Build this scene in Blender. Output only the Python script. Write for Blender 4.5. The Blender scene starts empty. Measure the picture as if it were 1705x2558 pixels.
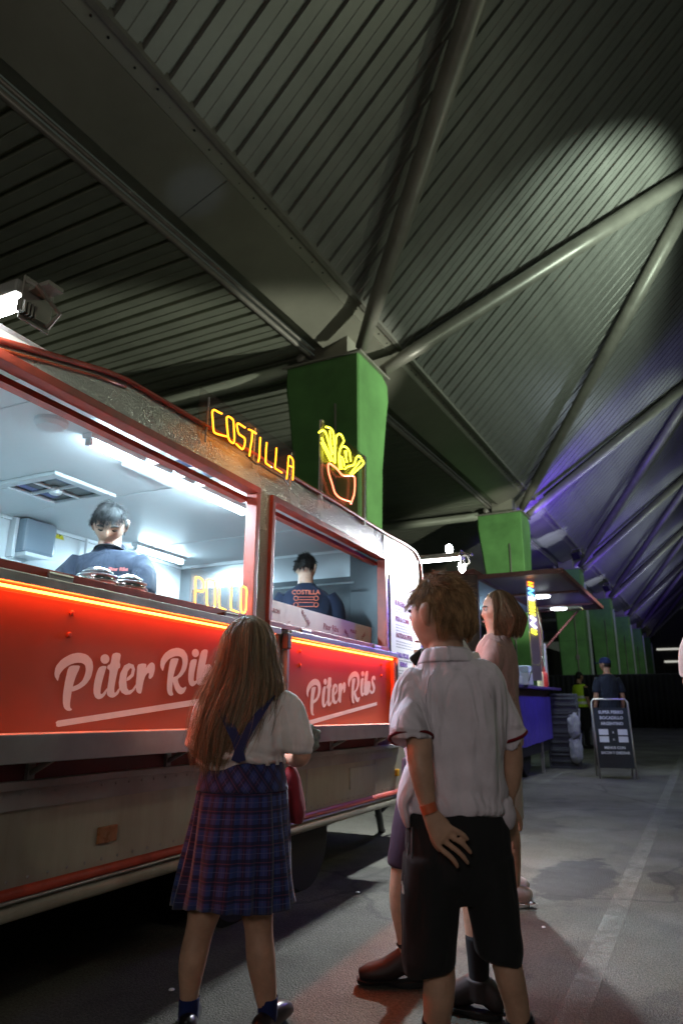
import bpy, bmesh, math, random
import numpy as np
from mathutils import Vector, Matrix, noise as mnoise
from mathutils.geometry import tessellate_polygon
R_ = math.radians
random.seed(7); rng = np.random.default_rng(7)
S = bpy.context.scene; COL = S.collection
PI = math.pi

# ------------------------------------------------------------------ camera
YAW, PITCH, CAMH = 27.2, 15.5, 1.06
cd = bpy.data.cameras.new('camera'); cam = bpy.data.objects.new('camera', cd); COL.objects.link(cam)
cam.location = (0, 0, CAMH); cam.rotation_euler = (R_(90 + PITCH), 0, R_(YAW))
cd.sensor_fit = 'HORIZONTAL'; cd.sensor_width = 24.0; cd.lens = 24.0
cd.clip_start = 0.05; cd.clip_end = 400
cd.dof.use_dof = True; cd.dof.focus_distance = 2.7; cd.dof.aperture_fstop = 3.2
S.camera = cam
S.render.engine = 'CYCLES'
S.render.resolution_x, S.render.resolution_y = 682, 1024
cy = S.cycles; cy.use_denoising = True; cy.max_bounces = 7; cy.diffuse_bounces = 4; cy.glossy_bounces = 3
cy.transparent_max_bounces = 12; cy.transmission_bounces = 5; cy.sample_clamp_indirect = 4.0; cy.sample_clamp_direct = 0
cy.caustics_reflective = False; cy.caustics_refractive = False; cy.use_light_tree = True

# ------------------------------------------------------------------ world: night
W = bpy.data.worlds.new('World'); S.world = W; W.use_nodes = True
nt = W.node_tree; bg = nt.nodes['Background']
sky = nt.nodes.new('ShaderNodeTexSky'); sky.sky_type = 'NISHITA'; sky.sun_disc = False
sky.sun_elevation = R_(-6); sky.sun_rotation = R_(200); sky.air_density = 1.0; sky.dust_density = 2.0
glow = nt.nodes.new('ShaderNodeMix'); glow.data_type = 'RGBA'; glow.blend_type = 'ADD'; glow.inputs['Factor'].default_value = 1.0
nt.links.new(sky.outputs[0], glow.inputs['A']); glow.inputs['B'].default_value = (0.42, 0.50, 0.40, 1)      # town glow on the night sky
nt.links.new(glow.outputs['Result'], bg.inputs['Color']); bg.inputs['Strength'].default_value = 0.06
S.view_settings.view_transform = 'Standard'; S.view_settings.look = 'None'
S.view_settings.exposure = 0.0; S.view_settings.gamma = 1.0; S.view_settings.use_curve_mapping = False

def lamp_data(kind, name, power, color, **kw):
    l = bpy.data.lights.new(name, kind); l.energy = power; l.color = color
    for k, v in kw.items(): setattr(l, k, v)
    return l
def aim(o, target):
    d = Vector(target) - o.matrix_world.translation if False else Vector(target) - o.location
    o.rotation_euler = d.to_track_quat('-Z', 'Y').to_euler()
def lamp(kind, name, loc, target, power, color, **kw):
    o = bpy.data.objects.new(name, lamp_data(kind, name, power, color, **kw)); COL.objects.link(o)
    o.location = loc; aim(o, target); return o
# flood lights of the station outside the frame, and fill lamps added among them
for k, pw in enumerate((980, 230, 200, 200)):
    yy = 14.5 + 12.65 * k
    lamp('SPOT', 'roof_uplight', (3.2, yy, 10.6), (-1.52, yy + 1.65, 10.46), pw, (0.80, 1.0, 0.82), spot_size=R_(112), spot_blend=0.45, shadow_soft_size=0.10)
lamp('AREA', 'canopy_fill', (2.5, 9.0, 4.5), (-2.0, 12.0, 10.5), 34, (0.86, 1.0, 0.84), shape='RECTANGLE', size=2.0, size_y=1.0)  # broad soft fill lamps added to lift the whole canopy
lamp('AREA', 'canopy_fill', (2.5, 26.0, 5.0), (-2.0, 30.0, 11.0), 60, (0.78, 0.90, 1.0), shape='RECTANGLE', size=2.0, size_y=1.0)
for yy, pw in ((27.5, 260), (40.5, 260), (53.0, 260), (66.0, 260)): lamp('SPOT', 'far_column_fill', (0.5, yy, 4.5), (-5.4, yy + 8.0, 4.2), pw * .75, (0.9, 1.0, 0.9), spot_size=R_(60), spot_blend=0.7, shadow_soft_size=0.2)  # fill spots added to brighten the far columns
lamp('AREA', 'yard_floodlight', (5.0, 10.5, 7.5), (-1.0, 9.0, 0.0), 84, (0.88, 1.0, 0.72), shape='RECTANGLE', size=0.6, size_y=0.3)
lamp('AREA', 'rear_floodlight', (0.9, -5.0, 3.6), (-1.2, 2.4, 0.9), 58, (1.0, 0.88, 0.84), shape='RECTANGLE', size=1.4, size_y=1.0)
lamp('SPOT', 'near_roof_fill', (-1.0, -3.5, 3.2), (-6.5, 9.0, 7.6), 36, (0.95, 1.0, 0.76), spot_size=R_(110), spot_blend=1.0, shadow_soft_size=0.5)  # fill spot added for bounced light on the soffit and near roof
lamp('SPOT', 'column_spot', (6.0, 12.0, 3.2), (-4.8, 10.8, 4.9), 4300, (0.95, 1.0, 0.86), spot_size=R_(34), spot_blend=0.35, shadow_soft_size=0.12)
lamp('SPOT', 'column_spot', (1.5, 14.5, 3.4), (-5.3, 23.0, 5.6), 2300, (0.95, 1.0, 0.86), spot_size=R_(30), spot_blend=0.35, shadow_soft_size=0.12)  # added spot, stands in for bulb light on the second column
lamp('SPOT', 'counter_panel_fill', (3.2, 0.8, 4.2), (-2.05, 2.9, 1.45), 55, (1.0, 0.95, 0.86), spot_size=R_(32), spot_blend=0.7, shadow_soft_size=0.35)  # fill spot added to brighten the lettered counter panels
lamp('SPOT', 'violet_stall_spot', (-1.1, 8.3, 2.3), (-2.1, 4.55, 1.22), 60, (0.22, 0.10, 1.0), spot_size=R_(32), spot_blend=0.8, shadow_soft_size=0.1)
for k, (yy, pw) in enumerate(((23.6, 1250), (36.5, 800), (49.0, 600), (62.0, 500))):
    lamp('SPOT', 'violet_floodlight', (-3.4, yy, 5.6), (-3.2, yy + 3.0, 9.0), pw, (0.16, 0.06, 1.0), spot_size=R_(105), spot_blend=0.5, shadow_soft_size=0.15)
    lamp('SPOT', 'pale_floodlight', (2.0, yy + 5.5, 8.0), (-2.5, yy + 4, 10.5), 380, (0.72, 0.85, 1.0), spot_size=R_(110), spot_blend=0.8, shadow_soft_size=0.15)
for yy in (25.5, 30.0, 38.5, 43.5): lamp('SPOT', 'girder_spot', (-3.7, yy - 1.2, 5.2), (-5.2, yy, 7.7), 430, (0.62, 0.70, 1.0), spot_size=R_(34), spot_blend=0.3, shadow_soft_size=0.1)
lamp('SPOT', 'girder_spot', (-3.2, 5.6, 4.4), (-5.2, 5.9, 7.6), 26, (0.50, 0.62, 1.0), spot_size=R_(14), spot_blend=0.7, shadow_soft_size=0.1)  # blue spot added to make the bluish patch on the near girder

# ------------------------------------------------------------------ helpers
def tag(o, label=None, cat=None, group=None, kind=None):
    if label: o['label'] = label
    if cat: o['category'] = cat
    if group: o['group'] = group
    if kind: o['kind'] = kind
    return o
def empty(name, loc=(0, 0, 0), rz=0.0, label=None, cat=None, group=None, kind=None, mat=None, parent=None):
    o = bpy.data.objects.new(name, None); COL.objects.link(o)
    o.empty_display_size = 0.1
    if mat is not None: o.matrix_world = mat
    else:
        o.location = loc; o.rotation_euler = (0, 0, rz)
    if parent: o.parent = parent
    return tag(o, label, cat, group, kind)
def link(name, me, parent=None, **kw):
    o = bpy.data.objects.new(name, me); COL.objects.link(o)
    if parent: o.parent = parent
    return tag(o, **kw)
def children(o): return [c for c in bpy.data.objects if c.parent == o]
def copy_tree(o, parent=None):
    c = o.copy(); COL.objects.link(c)
    if parent: c.parent = parent
    for ch in list(o.children): copy_tree(ch, c)
    return c

def M(name, col, rough=0.55, metal=0.0, var=None, bump=None, emit=None, spec=0.5, alpha=1.0, sss=0.0, folds=None, tint=False, coat=0.0, sheen=0.0, trans=0.0):
    m = bpy.data.materials.new(name); m.use_nodes = True; n = m.node_tree.nodes; L = m.node_tree.links
    b = n['Principled BSDF']
    b.inputs['Base Color'].default_value = (*col, 1); b.inputs['Roughness'].default_value = rough
    b.inputs['Metallic'].default_value = metal; b.inputs['Specular IOR Level'].default_value = spec
    b.inputs['Coat Weight'].default_value = coat; b.inputs['Sheen Weight'].default_value = sheen
    b.inputs['Transmission Weight'].default_value = trans
    tc = n.new('ShaderNodeTexCoord'); src = None
    if var:
        sc, amt = var[0], var[1]
        nz = n.new('ShaderNodeTexNoise'); nz.inputs['Scale'].default_value = sc; nz.inputs['Detail'].default_value = 6; nz.inputs['Roughness'].default_value = 0.62
        L.new(tc.outputs['Object'], nz.inputs['Vector'])
        cr = n.new('ShaderNodeValToRGB'); cr.color_ramp.elements[0].position = 0.3; cr.color_ramp.elements[1].position = 0.72
        lo = [c * (1 - amt) for c in col]; hi = [min(1, c * (1 + amt)) for c in col]
        if len(var) > 2: lo = var[2]
        cr.color_ramp.elements[0].color = (*lo, 1); cr.color_ramp.elements[1].color = (*hi, 1)
        L.new(nz.outputs['Fac'], cr.inputs[0]); src = cr.outputs[0]
        mr = n.new('ShaderNodeMapRange'); mr.inputs['To Min'].default_value = max(0.02, rough - 0.12); mr.inputs['To Max'].default_value = min(1, rough + 0.12)
        L.new(nz.outputs['Fac'], mr.inputs['Value']); L.new(mr.outputs[0], b.inputs['Roughness'])
    if tint:
        at = n.new('ShaderNodeAttribute'); at.attribute_name = 'tint'
        mx = n.new('ShaderNodeMix'); mx.data_type = 'RGBA'; mx.blend_type = 'MULTIPLY'; mx.inputs['Factor'].default_value = 1
        if src: L.new(src, mx.inputs['A'])
        else: mx.inputs['A'].default_value = (*col, 1)
        L.new(at.outputs['Color'], mx.inputs['B']); src = mx.outputs['Result']
    if src: L.new(src, b.inputs['Base Color'])
    if bump:
        nz2 = n.new('ShaderNodeTexNoise'); nz2.inputs['Scale'].default_value = bump[0]; nz2.inputs['Detail'].default_value = 4
        L.new(tc.outputs['Object'], nz2.inputs['Vector'])
        bp = n.new('ShaderNodeBump'); bp.inputs['Strength'].default_value = bump[1]; bp.inputs['Distance'].default_value = bump[2] if len(bump) > 2 else 0.01
        L.new(nz2.outputs['Fac'], bp.inputs['Height']); L.new(bp.outputs[0], b.inputs['Normal'])
    if folds:
        mp = n.new('ShaderNodeMapping'); mp.inputs['Scale'].default_value = folds[0]; mp.inputs['Rotation'].default_value = (0, folds[2] if len(folds) > 2 else 0, 0); L.new(tc.outputs['Object'], mp.inputs['Vector'])
        nf = n.new('ShaderNodeTexNoise'); nf.inputs['Scale'].default_value = 1.0; nf.inputs['Detail'].default_value = 2.5; nf.inputs['Roughness'].default_value = 0.45; nf.inputs['Distortion'].default_value = 0.6; L.new(mp.outputs[0], nf.inputs['Vector'])
        bf = n.new('ShaderNodeBump'); bf.inputs['Strength'].default_value = 1.0; bf.inputs['Distance'].default_value = folds[1]; L.new(nf.outputs['Fac'], bf.inputs['Height'])
        if bump: L.new(bf.outputs[0], bp.inputs['Normal'])
        else: L.new(bf.outputs[0], b.inputs['Normal'])
    if emit:
        b.inputs['Emission Color'].default_value = (*emit[0], 1); b.inputs['Emission Strength'].default_value = emit[1]
    if sss:
        b.inputs['Subsurface Weight'].default_value = sss; b.inputs['Subsurface Radius'].default_value = (1.0, 0.35, 0.2); b.inputs['Subsurface Scale'].default_value = 0.012
    if alpha < 1: b.inputs['Alpha'].default_value = alpha
    return m

class MB:
    def __init__(s): s.v = []; s.f = []; s.mi = []; s.uv = None
    def add(s, vs, fs, mi=0):
        o = len(s.v); s.v += [tuple(map(float, p)) for p in vs]; s.f += [tuple(i + o for i in f) for f in fs]; s.mi += [mi] * len(fs); return s
    def box(s, c, d, rot=None, mi=0, bev=0.0):
        hx, hy, hz = d[0] / 2, d[1] / 2, d[2] / 2
        if bev > 0:
            bm = bmesh.new(); bmesh.ops.create_cube(bm, size=1.0)
            for v in bm.verts: v.co = Vector((v.co.x * d[0], v.co.y * d[1], v.co.z * d[2]))
            bmesh.ops.bevel(bm, geom=list(bm.edges), offset=min(bev, 0.45 * min(d)), segments=2, affect='EDGES', profile=0.6)
            bm.verts.index_update()
            vs = [v.co.copy() for v in bm.verts]; fs = [[v.index for v in f.verts] for f in bm.faces]; bm.free()
        else:
            vs = [Vector((x, y, z)) for x in (-hx, hx) for y in (-hy, hy) for z in (-hz, hz)]
            fs = [(0, 1, 3, 2), (4, 6, 7, 5), (0, 4, 5, 1), (2, 3, 7, 6), (0, 2, 6, 4), (1, 5, 7, 3)]
        if rot is not None: vs = [rot @ v for v in vs]
        return s.add([v + Vector(c) for v in vs], fs, mi)
    def bb(s, a, b, mi=0, bev=0.0):
        return s.box([(a[i] + b[i]) / 2 for i in range(3)], [abs(b[i] - a[i]) for i in range(3)], None, mi, bev)
    def tube(s, pts, r, n=8, closed=False, mi=0, caps=True):
        P = [Vector(p) for p in pts]; k = len(P); rs = r if isinstance(r, (list, tuple)) else [r] * k
        vs = []; prev = None
        for i in range(k):
            a = P[(i - 1) % k] if (closed or i > 0) else P[0]; b = P[(i + 1) % k] if (closed or i < k - 1) else P[-1]
            t = (b - a)
            t = t.normalized() if t.length > 1e-9 else Vector((0, 0, 1))
            if prev is None: u = t.orthogonal().normalized()
            else:
                u = prev - t * prev.dot(t); u = u.normalized() if u.length > 1e-6 else t.orthogonal().normalized()
            prev = u; w = t.cross(u)
            for j in range(n):
                th = 2 * PI * j / n; vs.append(P[i] + (u * math.cos(th) + w * math.sin(th)) * rs[i])
        fs = []
        for i in range(k if closed else k - 1):
            for j in range(n):
                a, b = i * n + j, i * n + (j + 1) % n; c, d = ((i + 1) % k) * n + (j + 1) % n, ((i + 1) % k) * n + j
                fs.append((a, b, c, d))
        if caps and not closed: fs += [tuple(range(n))[::-1], tuple((k - 1) * n + j for j in range(n))]
        return s.add(vs, fs, mi)
    def lathe(s, prof, c=(0, 0, 0), n=20, mi=0, M3=None):
        vs = []
        for r, z in prof:
            for j in range(n):
                th = 2 * PI * j / n; p = Vector((r * math.cos(th), r * math.sin(th), z)); vs.append((M3 @ p if M3 else p) + Vector(c))
        k = len(prof); fs = [(i * n + j, i * n + (j + 1) % n, (i + 1) * n + (j + 1) % n, (i + 1) * n + j) for i in range(k - 1) for j in range(n)]
        fs += [tuple(range(n))[::-1], tuple((k - 1) * n + j for j in range(n))]
        return s.add(vs, fs, mi)
    def plate(s, loops, depth, fr, mi=0):
        # loops: outer polygon then holes in (a,b); fr(a,b,c) -> point, c from 0 (front) to -depth
        flat = [p for l in loops for p in l]
        tri = tessellate_polygon([[Vector((p[0], p[1], 0)) for p in l] for l in loops])
        n = len(flat); vs = [fr(p[0], p[1], 0.0) for p in flat] + [fr(p[0], p[1], -depth) for p in flat]
        fs = [tuple(t) for t in tri] + [tuple(i + n for i in t)[::-1] for t in tri]
        o = 0
        for l in loops:
            k = len(l)
            for i in range(k):
                a, b = o + i, o + (i + 1) % k; fs.append((a, b, b + n, a + n))
            o += k
        return s.add(vs, fs, mi)
    def loft(s, secs, ref=(0, 1, 0), seg=20, sub=4, mi=0, caps=True):
        A = np.array([list(p[:3]) + [p[3], p[4] if len(p) > 4 else p[3]] for p in secs], float)
        if sub > 1 and len(A) > 2:
            out = []
            for i in range(len(A) - 1):
                p0, p1, p2, p3 = A[max(i - 1, 0)], A[i], A[i + 1], A[min(i + 2, len(A) - 1)]
                for t in np.linspace(0, 1, sub, endpoint=False):
                    out.append(0.5 * (2 * p1 + (p2 - p0) * t + (2 * p0 - 5 * p1 + 4 * p2 - p3) * t * t + (3 * p1 - p0 - 3 * p2 + p3) * t ** 3))
            out.append(A[-1]); A = np.array(out)
        ref = Vector(ref); vs = []; k = len(A)
        for i in range(k):
            t = Vector(A[min(i + 1, k - 1)][:3] - A[max(i - 1, 0)][:3])
            if t.length < 1e-6: t = Vector(A[-1][:3] - A[0][:3])
            t.normalize(); X = ref.cross(t)
            X = X.normalized() if X.length > 1e-4 else t.orthogonal().normalized()
            Y = t.cross(X); c = Vector(A[i][:3])
            ra, rb = max(A[i][3], 1e-4), max(A[i][4], 1e-4)
            for j in range(seg):
                th = 2 * PI * j / seg; vs.append(c + X * (ra * math.cos(th)) + Y * (rb * math.sin(th)))
        fs = [(i * seg + j, i * seg + (j + 1) % seg, (i + 1) * seg + (j + 1) % seg, (i + 1) * seg + j) for i in range(k - 1) for j in range(seg)]
        if caps: fs += [tuple(range(seg))[::-1], tuple((k - 1) * seg + j for j in range(seg))]
        return s.add(vs, fs, mi)
    def mesh(s, name, mats, smooth=False, angle=None):
        me = bpy.data.meshes.new(name); me.from_pydata(s.v, [], s.f)
        for m in (mats if isinstance(mats, (list, tuple)) else [mats]): me.materials.append(m)
        if any(s.mi): me.polygons.foreach_set('material_index', s.mi)
        if smooth: me.polygons.foreach_set('use_smooth', [True] * len(me.polygons))
        me.update()
        bm = bmesh.new(); bm.from_mesh(me); bmesh.ops.recalc_face_normals(bm, faces=bm.faces); bm.to_mesh(me); bm.free()
        if smooth and angle:
            try: me.set_sharp_from_angle(angle=R_(angle))
            except Exception: pass
        return me
    def build(s, name, mats, parent=None, smooth=False, angle=None, **kw):
        return link(name, s.mesh(name, mats, smooth, angle), parent, **kw)

def remesh(mb, name, mat, voxel=0.006, smooth=4, disp=None, tint=None):
    me = bpy.data.meshes.new('tmp'); me.from_pydata(mb.v, [], mb.f); me.update()
    bm = bmesh.new(); bm.from_mesh(me)
    bmesh.ops.recalc_face_normals(bm, faces=bm.faces); bm.to_mesh(me); bm.free()
    o = bpy.data.objects.new('tmp', me); COL.objects.link(o)
    r = o.modifiers.new('r', 'REMESH'); r.mode = 'VOXEL'; r.voxel_size = voxel; r.adaptivity = 0
    if smooth:
        sm = o.modifiers.new('s', 'SMOOTH'); sm.factor = 0.5; sm.iterations = smooth
    dg = bpy.context.evaluated_depsgraph_get()
    out = bpy.data.meshes.new_from_object(o.evaluated_get(dg))
    bpy.data.objects.remove(o); bpy.data.meshes.remove(me)
    out.name = name; out.materials.clear(); out.materials.append(mat)
    n = len(out.vertices); co = np.zeros(n * 3); out.vertices.foreach_get('co', co); co = co.reshape(-1, 3)
    if disp is not None:
        no = np.zeros(n * 3); out.vertices.foreach_get('normal', no); no = no.reshape(-1, 3)
        d = np.array([disp(Vector(p)) for p in co]); co = co + no * d[:, None]
        out.vertices.foreach_set('co', co.ravel())
    if tint is not None:
        ca = out.color_attributes.new('tint', 'FLOAT_COLOR', 'POINT'); ca.data.foreach_set('color', np.concatenate([tint(co), np.ones((n, 1))], 1).ravel())
    out.polygons.foreach_set('use_smooth', [True] * len(out.polygons)); out.update()
    return out

def white(co): return np.ones((len(co), 3))
def fold(ax=9, az=3.5, amp=0.006, seed=0.0, az2=20, amp2=0.0025):
    def f(p):
        a = mnoise.noise(Vector((p.x * ax + seed, p.y * ax, p.z * az + seed)))
        b = mnoise.noise(Vector((p.x * az2 + seed, p.y * az2 + 3, p.z * az2 * 0.6)))
        return amp * (1 - 2.2 * abs(a)) + amp2 * b
    return f

def strands(name, P, rad, mat, parent, tint=None, **kw):
    # P: (N,K,3) polylines, rad: (K,) radius profile or (N,K)
    P = np.asarray(P, float); N, K, _ = P.shape
    T = np.gradient(P, axis=1); T /= np.linalg.norm(T, axis=2, keepdims=True) + 1e-9
    ref = rng.normal(size=(N, 1, 3)); U = np.cross(T, ref); U /= np.linalg.norm(U, axis=2, keepdims=True) + 1e-9
    V = np.cross(T, U); rad = np.broadcast_to(np.asarray(rad, float), (N, K))[..., None]
    rings = [P + (U * math.cos(a) + V * math.sin(a)) * rad for a in (0, 2.094, 4.189)]
    vs = np.stack(rings, 2).reshape(-1, 3)
    base = (np.arange(N)[:, None] * K + np.arange(K - 1)[None]) * 3
    fs = np.concatenate([np.stack([base + j, base + (j + 1) % 3, base + 3 + (j + 1) % 3, base + 3 + j], -1).reshape(-1, 4) for j in range(3)])
    me = bpy.data.meshes.new(name)
    me.vertices.add(len(vs)); me.vertices.foreach_set('co', vs.ravel())
    me.loops.add(fs.size); me.loops.foreach_set('vertex_index', fs.ravel())
    me.polygons.add(len(fs)); me.polygons.foreach_set('loop_start', np.arange(0, fs.size, 4)); me.polygons.foreach_set('loop_total', np.full(len(fs), 4))
    me.polygons.foreach_set('use_smooth', np.ones(len(fs), bool))
    me.materials.append(mat); me.update(calc_edges=True); me.validate()
    if tint is None: tint = np.ones((N, 1)) * rng.uniform(0.6, 1.35, (N, 1)) * np.array([[1, 1, 1.0]])
    c = np.repeat(np.concatenate([tint, np.ones((N, 1))], 1), K * 3, axis=0)
    ca = me.color_attributes.new('tint', 'FLOAT_COLOR', 'POINT'); ca.data.foreach_set('color', c.ravel())
    return link(name, me, parent, **kw)

def text(name, s, size, mat, parent, loc, rot, ext=0.001, align='LEFT', bold=0.0, sx=1.0, **kw):
    c = bpy.data.curves.new(name, 'FONT'); c.body = s; c.size = size; c.extrude = ext; c.align_x = align; c.offset = bold; c.resolution_u = 2
    o = bpy.data.objects.new(name, c); COL.objects.link(o)
    dg = bpy.context.evaluated_depsgraph_get(); me = bpy.data.meshes.new_from_object(o.evaluated_get(dg)); bpy.data.objects.remove(o)
    me.materials.clear(); me.materials.append(mat); me.name = name
    q = link(name, me, parent, **kw); q.location = loc; q.rotation_euler = rot; q.scale = (sx, 1, 1); return q

# ------------------------------------------------------------------ materials
m_roof = M('roof_sheet', (0.31, 0.305, 0.275), 0.42, 0.25, var=(1.2, 0.16))
m_soffit = M('soffit_sheet', (0.38, 0.40, 0.31), 0.5, 0.15, var=(1.2, 0.18))
m_girder = M('girder_cladding', (0.30, 0.29, 0.23), 0.45, 0.1, var=(0.9, 0.15), bump=(5, 0.05))
m_steel = M('painted_steel', (0.30, 0.28, 0.24), 0.4, 0.2, var=(3, 0.15))
m_dark = M('dark_metal', (0.03, 0.03, 0.03), 0.55, 0.2, var=(4, 0.3))
m_wall = M('dark_wall', (0.05, 0.047, 0.04), 0.8, var=(0.5, 0.35))
m_green = M('green_paint', (0.135, 0.335, 0.095), 0.55, var=(1.4, 0.24), bump=(18, 0.10))
m_black = M('black_drape', (0.008, 0.008, 0.009), 0.85, var=(2, 0.3))
# ------------------------------------------------------------------ ground
def ground_material():
    m = bpy.data.materials.new('worn_asphalt'); m.use_nodes = True; n = m.node_tree.nodes; L = m.node_tree.links; b = n['Principled BSDF']
    tc = n.new('ShaderNodeTexCoord')
    def nz(scale, det=6, rough=0.6):
        t = n.new('ShaderNodeTexNoise'); t.inputs['Scale'].default_value = scale; t.inputs['Detail'].default_value = det; t.inputs['Roughness'].default_value = rough
        L.new(tc.outputs['Object'], t.inputs['Vector']); return t.outputs['Fac']
    def ramp(x, a, b_, ca, cb):
        r = n.new('ShaderNodeValToRGB'); r.color_ramp.elements[0].position = a; r.color_ramp.elements[1].position = b_
        r.color_ramp.elements[0].color = (*ca, 1); r.color_ramp.elements[1].color = (*cb, 1); L.new(x, r.inputs[0]); return r.outputs[0]
    def mix(a, b_, fac, mode='MIX'):
        x = n.new('ShaderNodeMix'); x.data_type = 'RGBA'; x.blend_type = mode
        if isinstance(fac, float): x.inputs['Factor'].default_value = fac
        else: L.new(fac, x.inputs['Factor'])
        for s_, q in (('A', a), ('B', b_)):
            if isinstance(q, tuple): x.inputs[s_].default_value = (*q, 1)
            else: L.new(q, x.inputs[s_])
        return x.outputs['Result']
    base = ramp(nz(0.55, 8, 0.68), 0.34, 0.66, (0.080, 0.078, 0.060), (0.170, 0.168, 0.132))
    grain = ramp(nz(75, 4, 0.75), 0.35, 0.7, (0.45, 0.45, 0.45), (1.35, 1.35, 1.35))
    c = mix(base, grain, 1.0, 'MULTIPLY')
    patch = ramp(nz(2.3, 5, 0.6), 0.52, 0.68, (1, 1, 1), (0.55, 0.55, 0.55)); c = mix(c, patch, 0.8, 'MULTIPLY')
    v = n.new('ShaderNodeTexVoronoi'); v.inputs['Scale'].default_value = 26; L.new(tc.outputs['Object'], v.inputs['Vector'])
    spots = ramp(v.outputs['Distance'], 0.045, 0.075, (0.35, 0.35, 0.35), (1, 1, 1)); c = mix(c, spots, 0.45, 'MULTIPLY')
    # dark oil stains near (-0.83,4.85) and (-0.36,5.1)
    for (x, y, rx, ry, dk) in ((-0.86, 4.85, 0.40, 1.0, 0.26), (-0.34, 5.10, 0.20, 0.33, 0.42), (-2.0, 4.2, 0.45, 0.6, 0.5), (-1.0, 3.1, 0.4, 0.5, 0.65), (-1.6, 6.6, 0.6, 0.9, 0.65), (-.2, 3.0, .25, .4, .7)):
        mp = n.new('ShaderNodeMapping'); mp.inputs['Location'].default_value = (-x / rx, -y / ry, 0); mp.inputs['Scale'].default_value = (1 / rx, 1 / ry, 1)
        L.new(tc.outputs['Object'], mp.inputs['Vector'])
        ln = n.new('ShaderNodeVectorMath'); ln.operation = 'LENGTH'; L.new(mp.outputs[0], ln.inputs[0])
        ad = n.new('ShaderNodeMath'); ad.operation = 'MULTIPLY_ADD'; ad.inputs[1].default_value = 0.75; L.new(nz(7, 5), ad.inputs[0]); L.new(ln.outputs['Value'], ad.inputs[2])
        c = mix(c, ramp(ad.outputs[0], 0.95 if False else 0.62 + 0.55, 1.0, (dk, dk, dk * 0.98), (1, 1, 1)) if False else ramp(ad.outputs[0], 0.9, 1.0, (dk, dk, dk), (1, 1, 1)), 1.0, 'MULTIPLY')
    nzv = n.new('ShaderNodeTexNoise'); nzv.inputs['Scale'].default_value = 1.3; nzv.inputs['Detail'].default_value = 5; L.new(tc.outputs['Object'], nzv.inputs['Vector'])
    mxv = n.new('ShaderNodeMix'); mxv.data_type = 'RGBA'; mxv.inputs['Factor'].default_value = .35; L.new(tc.outputs['Object'], mxv.inputs['A']); L.new(nzv.outputs['Color'], mxv.inputs['B'])
    vc = n.new('ShaderNodeTexVoronoi'); vc.feature = 'DISTANCE_TO_EDGE'; vc.inputs['Scale'].default_value = .55; L.new(mxv.outputs['Result'], vc.inputs['Vector'])
    c = mix(c, ramp(vc.outputs['Distance'], .002, .008, (.35, .35, .35), (1, 1, 1)), .75, 'MULTIPLY')
    L.new(c, b.inputs['Base Color'])
    rr = ramp(nz(1.4, 5), 0.3, 0.7, (0.5, 0.5, 0.5), (0.85, 0.85, 0.85)); L.new(rr, b.inputs['Roughness'])
    bp = n.new('ShaderNodeBump'); bp.inputs['Strength'].default_value = 0.9; bp.inputs['Distance'].default_value = 0.010
    L.new(nz(120, 3), bp.inputs['Height']); L.new(bp.outputs[0], b.inputs['Normal'])
    return m
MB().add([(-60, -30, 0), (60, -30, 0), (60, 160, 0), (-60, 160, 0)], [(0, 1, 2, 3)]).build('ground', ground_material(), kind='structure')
def worn_paint():
    m = M('worn_white_paint', (0.36, 0.37, 0.33), 0.7, var=(5, 0.3)); n = m.node_tree.nodes; L = m.node_tree.links
    tc = n.new('ShaderNodeTexCoord'); t = n.new('ShaderNodeTexNoise'); t.inputs['Scale'].default_value = 9; t.inputs['Detail'].default_value = 9; t.inputs['Roughness'].default_value = 0.75
    L.new(tc.outputs['Object'], t.inputs['Vector'])
    r = n.new('ShaderNodeValToRGB'); r.color_ramp.elements[0].position = 0.36; r.color_ramp.elements[1].position = 0.66
    r.color_ramp.elements[0].color = (0.0, 0, 0, 1); r.color_ramp.elements[1].color = (0.5, .5, .5, 1)
    L.new(t.outputs['Fac'], r.inputs[0]); L.new(r.outputs[0], n['Principled BSDF'].inputs['Alpha']); return m
MB().add([(-0.597, -2, .004), (-0.497, -2, .004), (-0.487, 60, .004), (-0.587, 60, .004)], [(0, 1, 2, 3)]).build('painted_line', worn_paint(), kind='structure')

# ------------------------------------------------------------------ station roof
PITCHW = 0.43
def tag_roof():
    r = empty('station_roof', (0, 0, 0), label='ribbed metal station canopy rising to the right from a long box girder', cat='roof')
    r.rotation_euler = (0.0125, 0, 0); return r
roof = tag_roof()
prof = [(0, .075), (.042, .075), (.046, 0), (.20, 0), (.206, .014), (.224, .014), (.23, 0), (.384, 0), (.388, .075), (.43, .075)]
def strip(x0, z0, x1, z1, name, mat):
    k = len(prof); b = MB(); xs = np.linspace(x0, x1, 2)
    vs = [(x0, y, z0 + d) for y, d in prof] + [(x1, y, z1 + d) for y, d in prof]
    b.add(vs, [(i, i + 1, k + i + 1, k + i) for i in range(k - 1)]); return b.mesh(name, mat)
me_can = strip(-4.6, 7.85, 4.6, 17.05, 'canopy_panel', m_roof)
me_sof = strip(-17, 7.33, -6.02, 7.33, 'soffit_panel', m_soffit)
for me, nm in ((me_can, 'canopy_panel'), (me_sof, 'soffit_panel')):
    for i in range(240):
        y = -6.0 - 0.061 + i * PITCHW
        if y > 92: break
        o = link(nm, me, roof); o.location = (0, y, 0)
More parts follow.
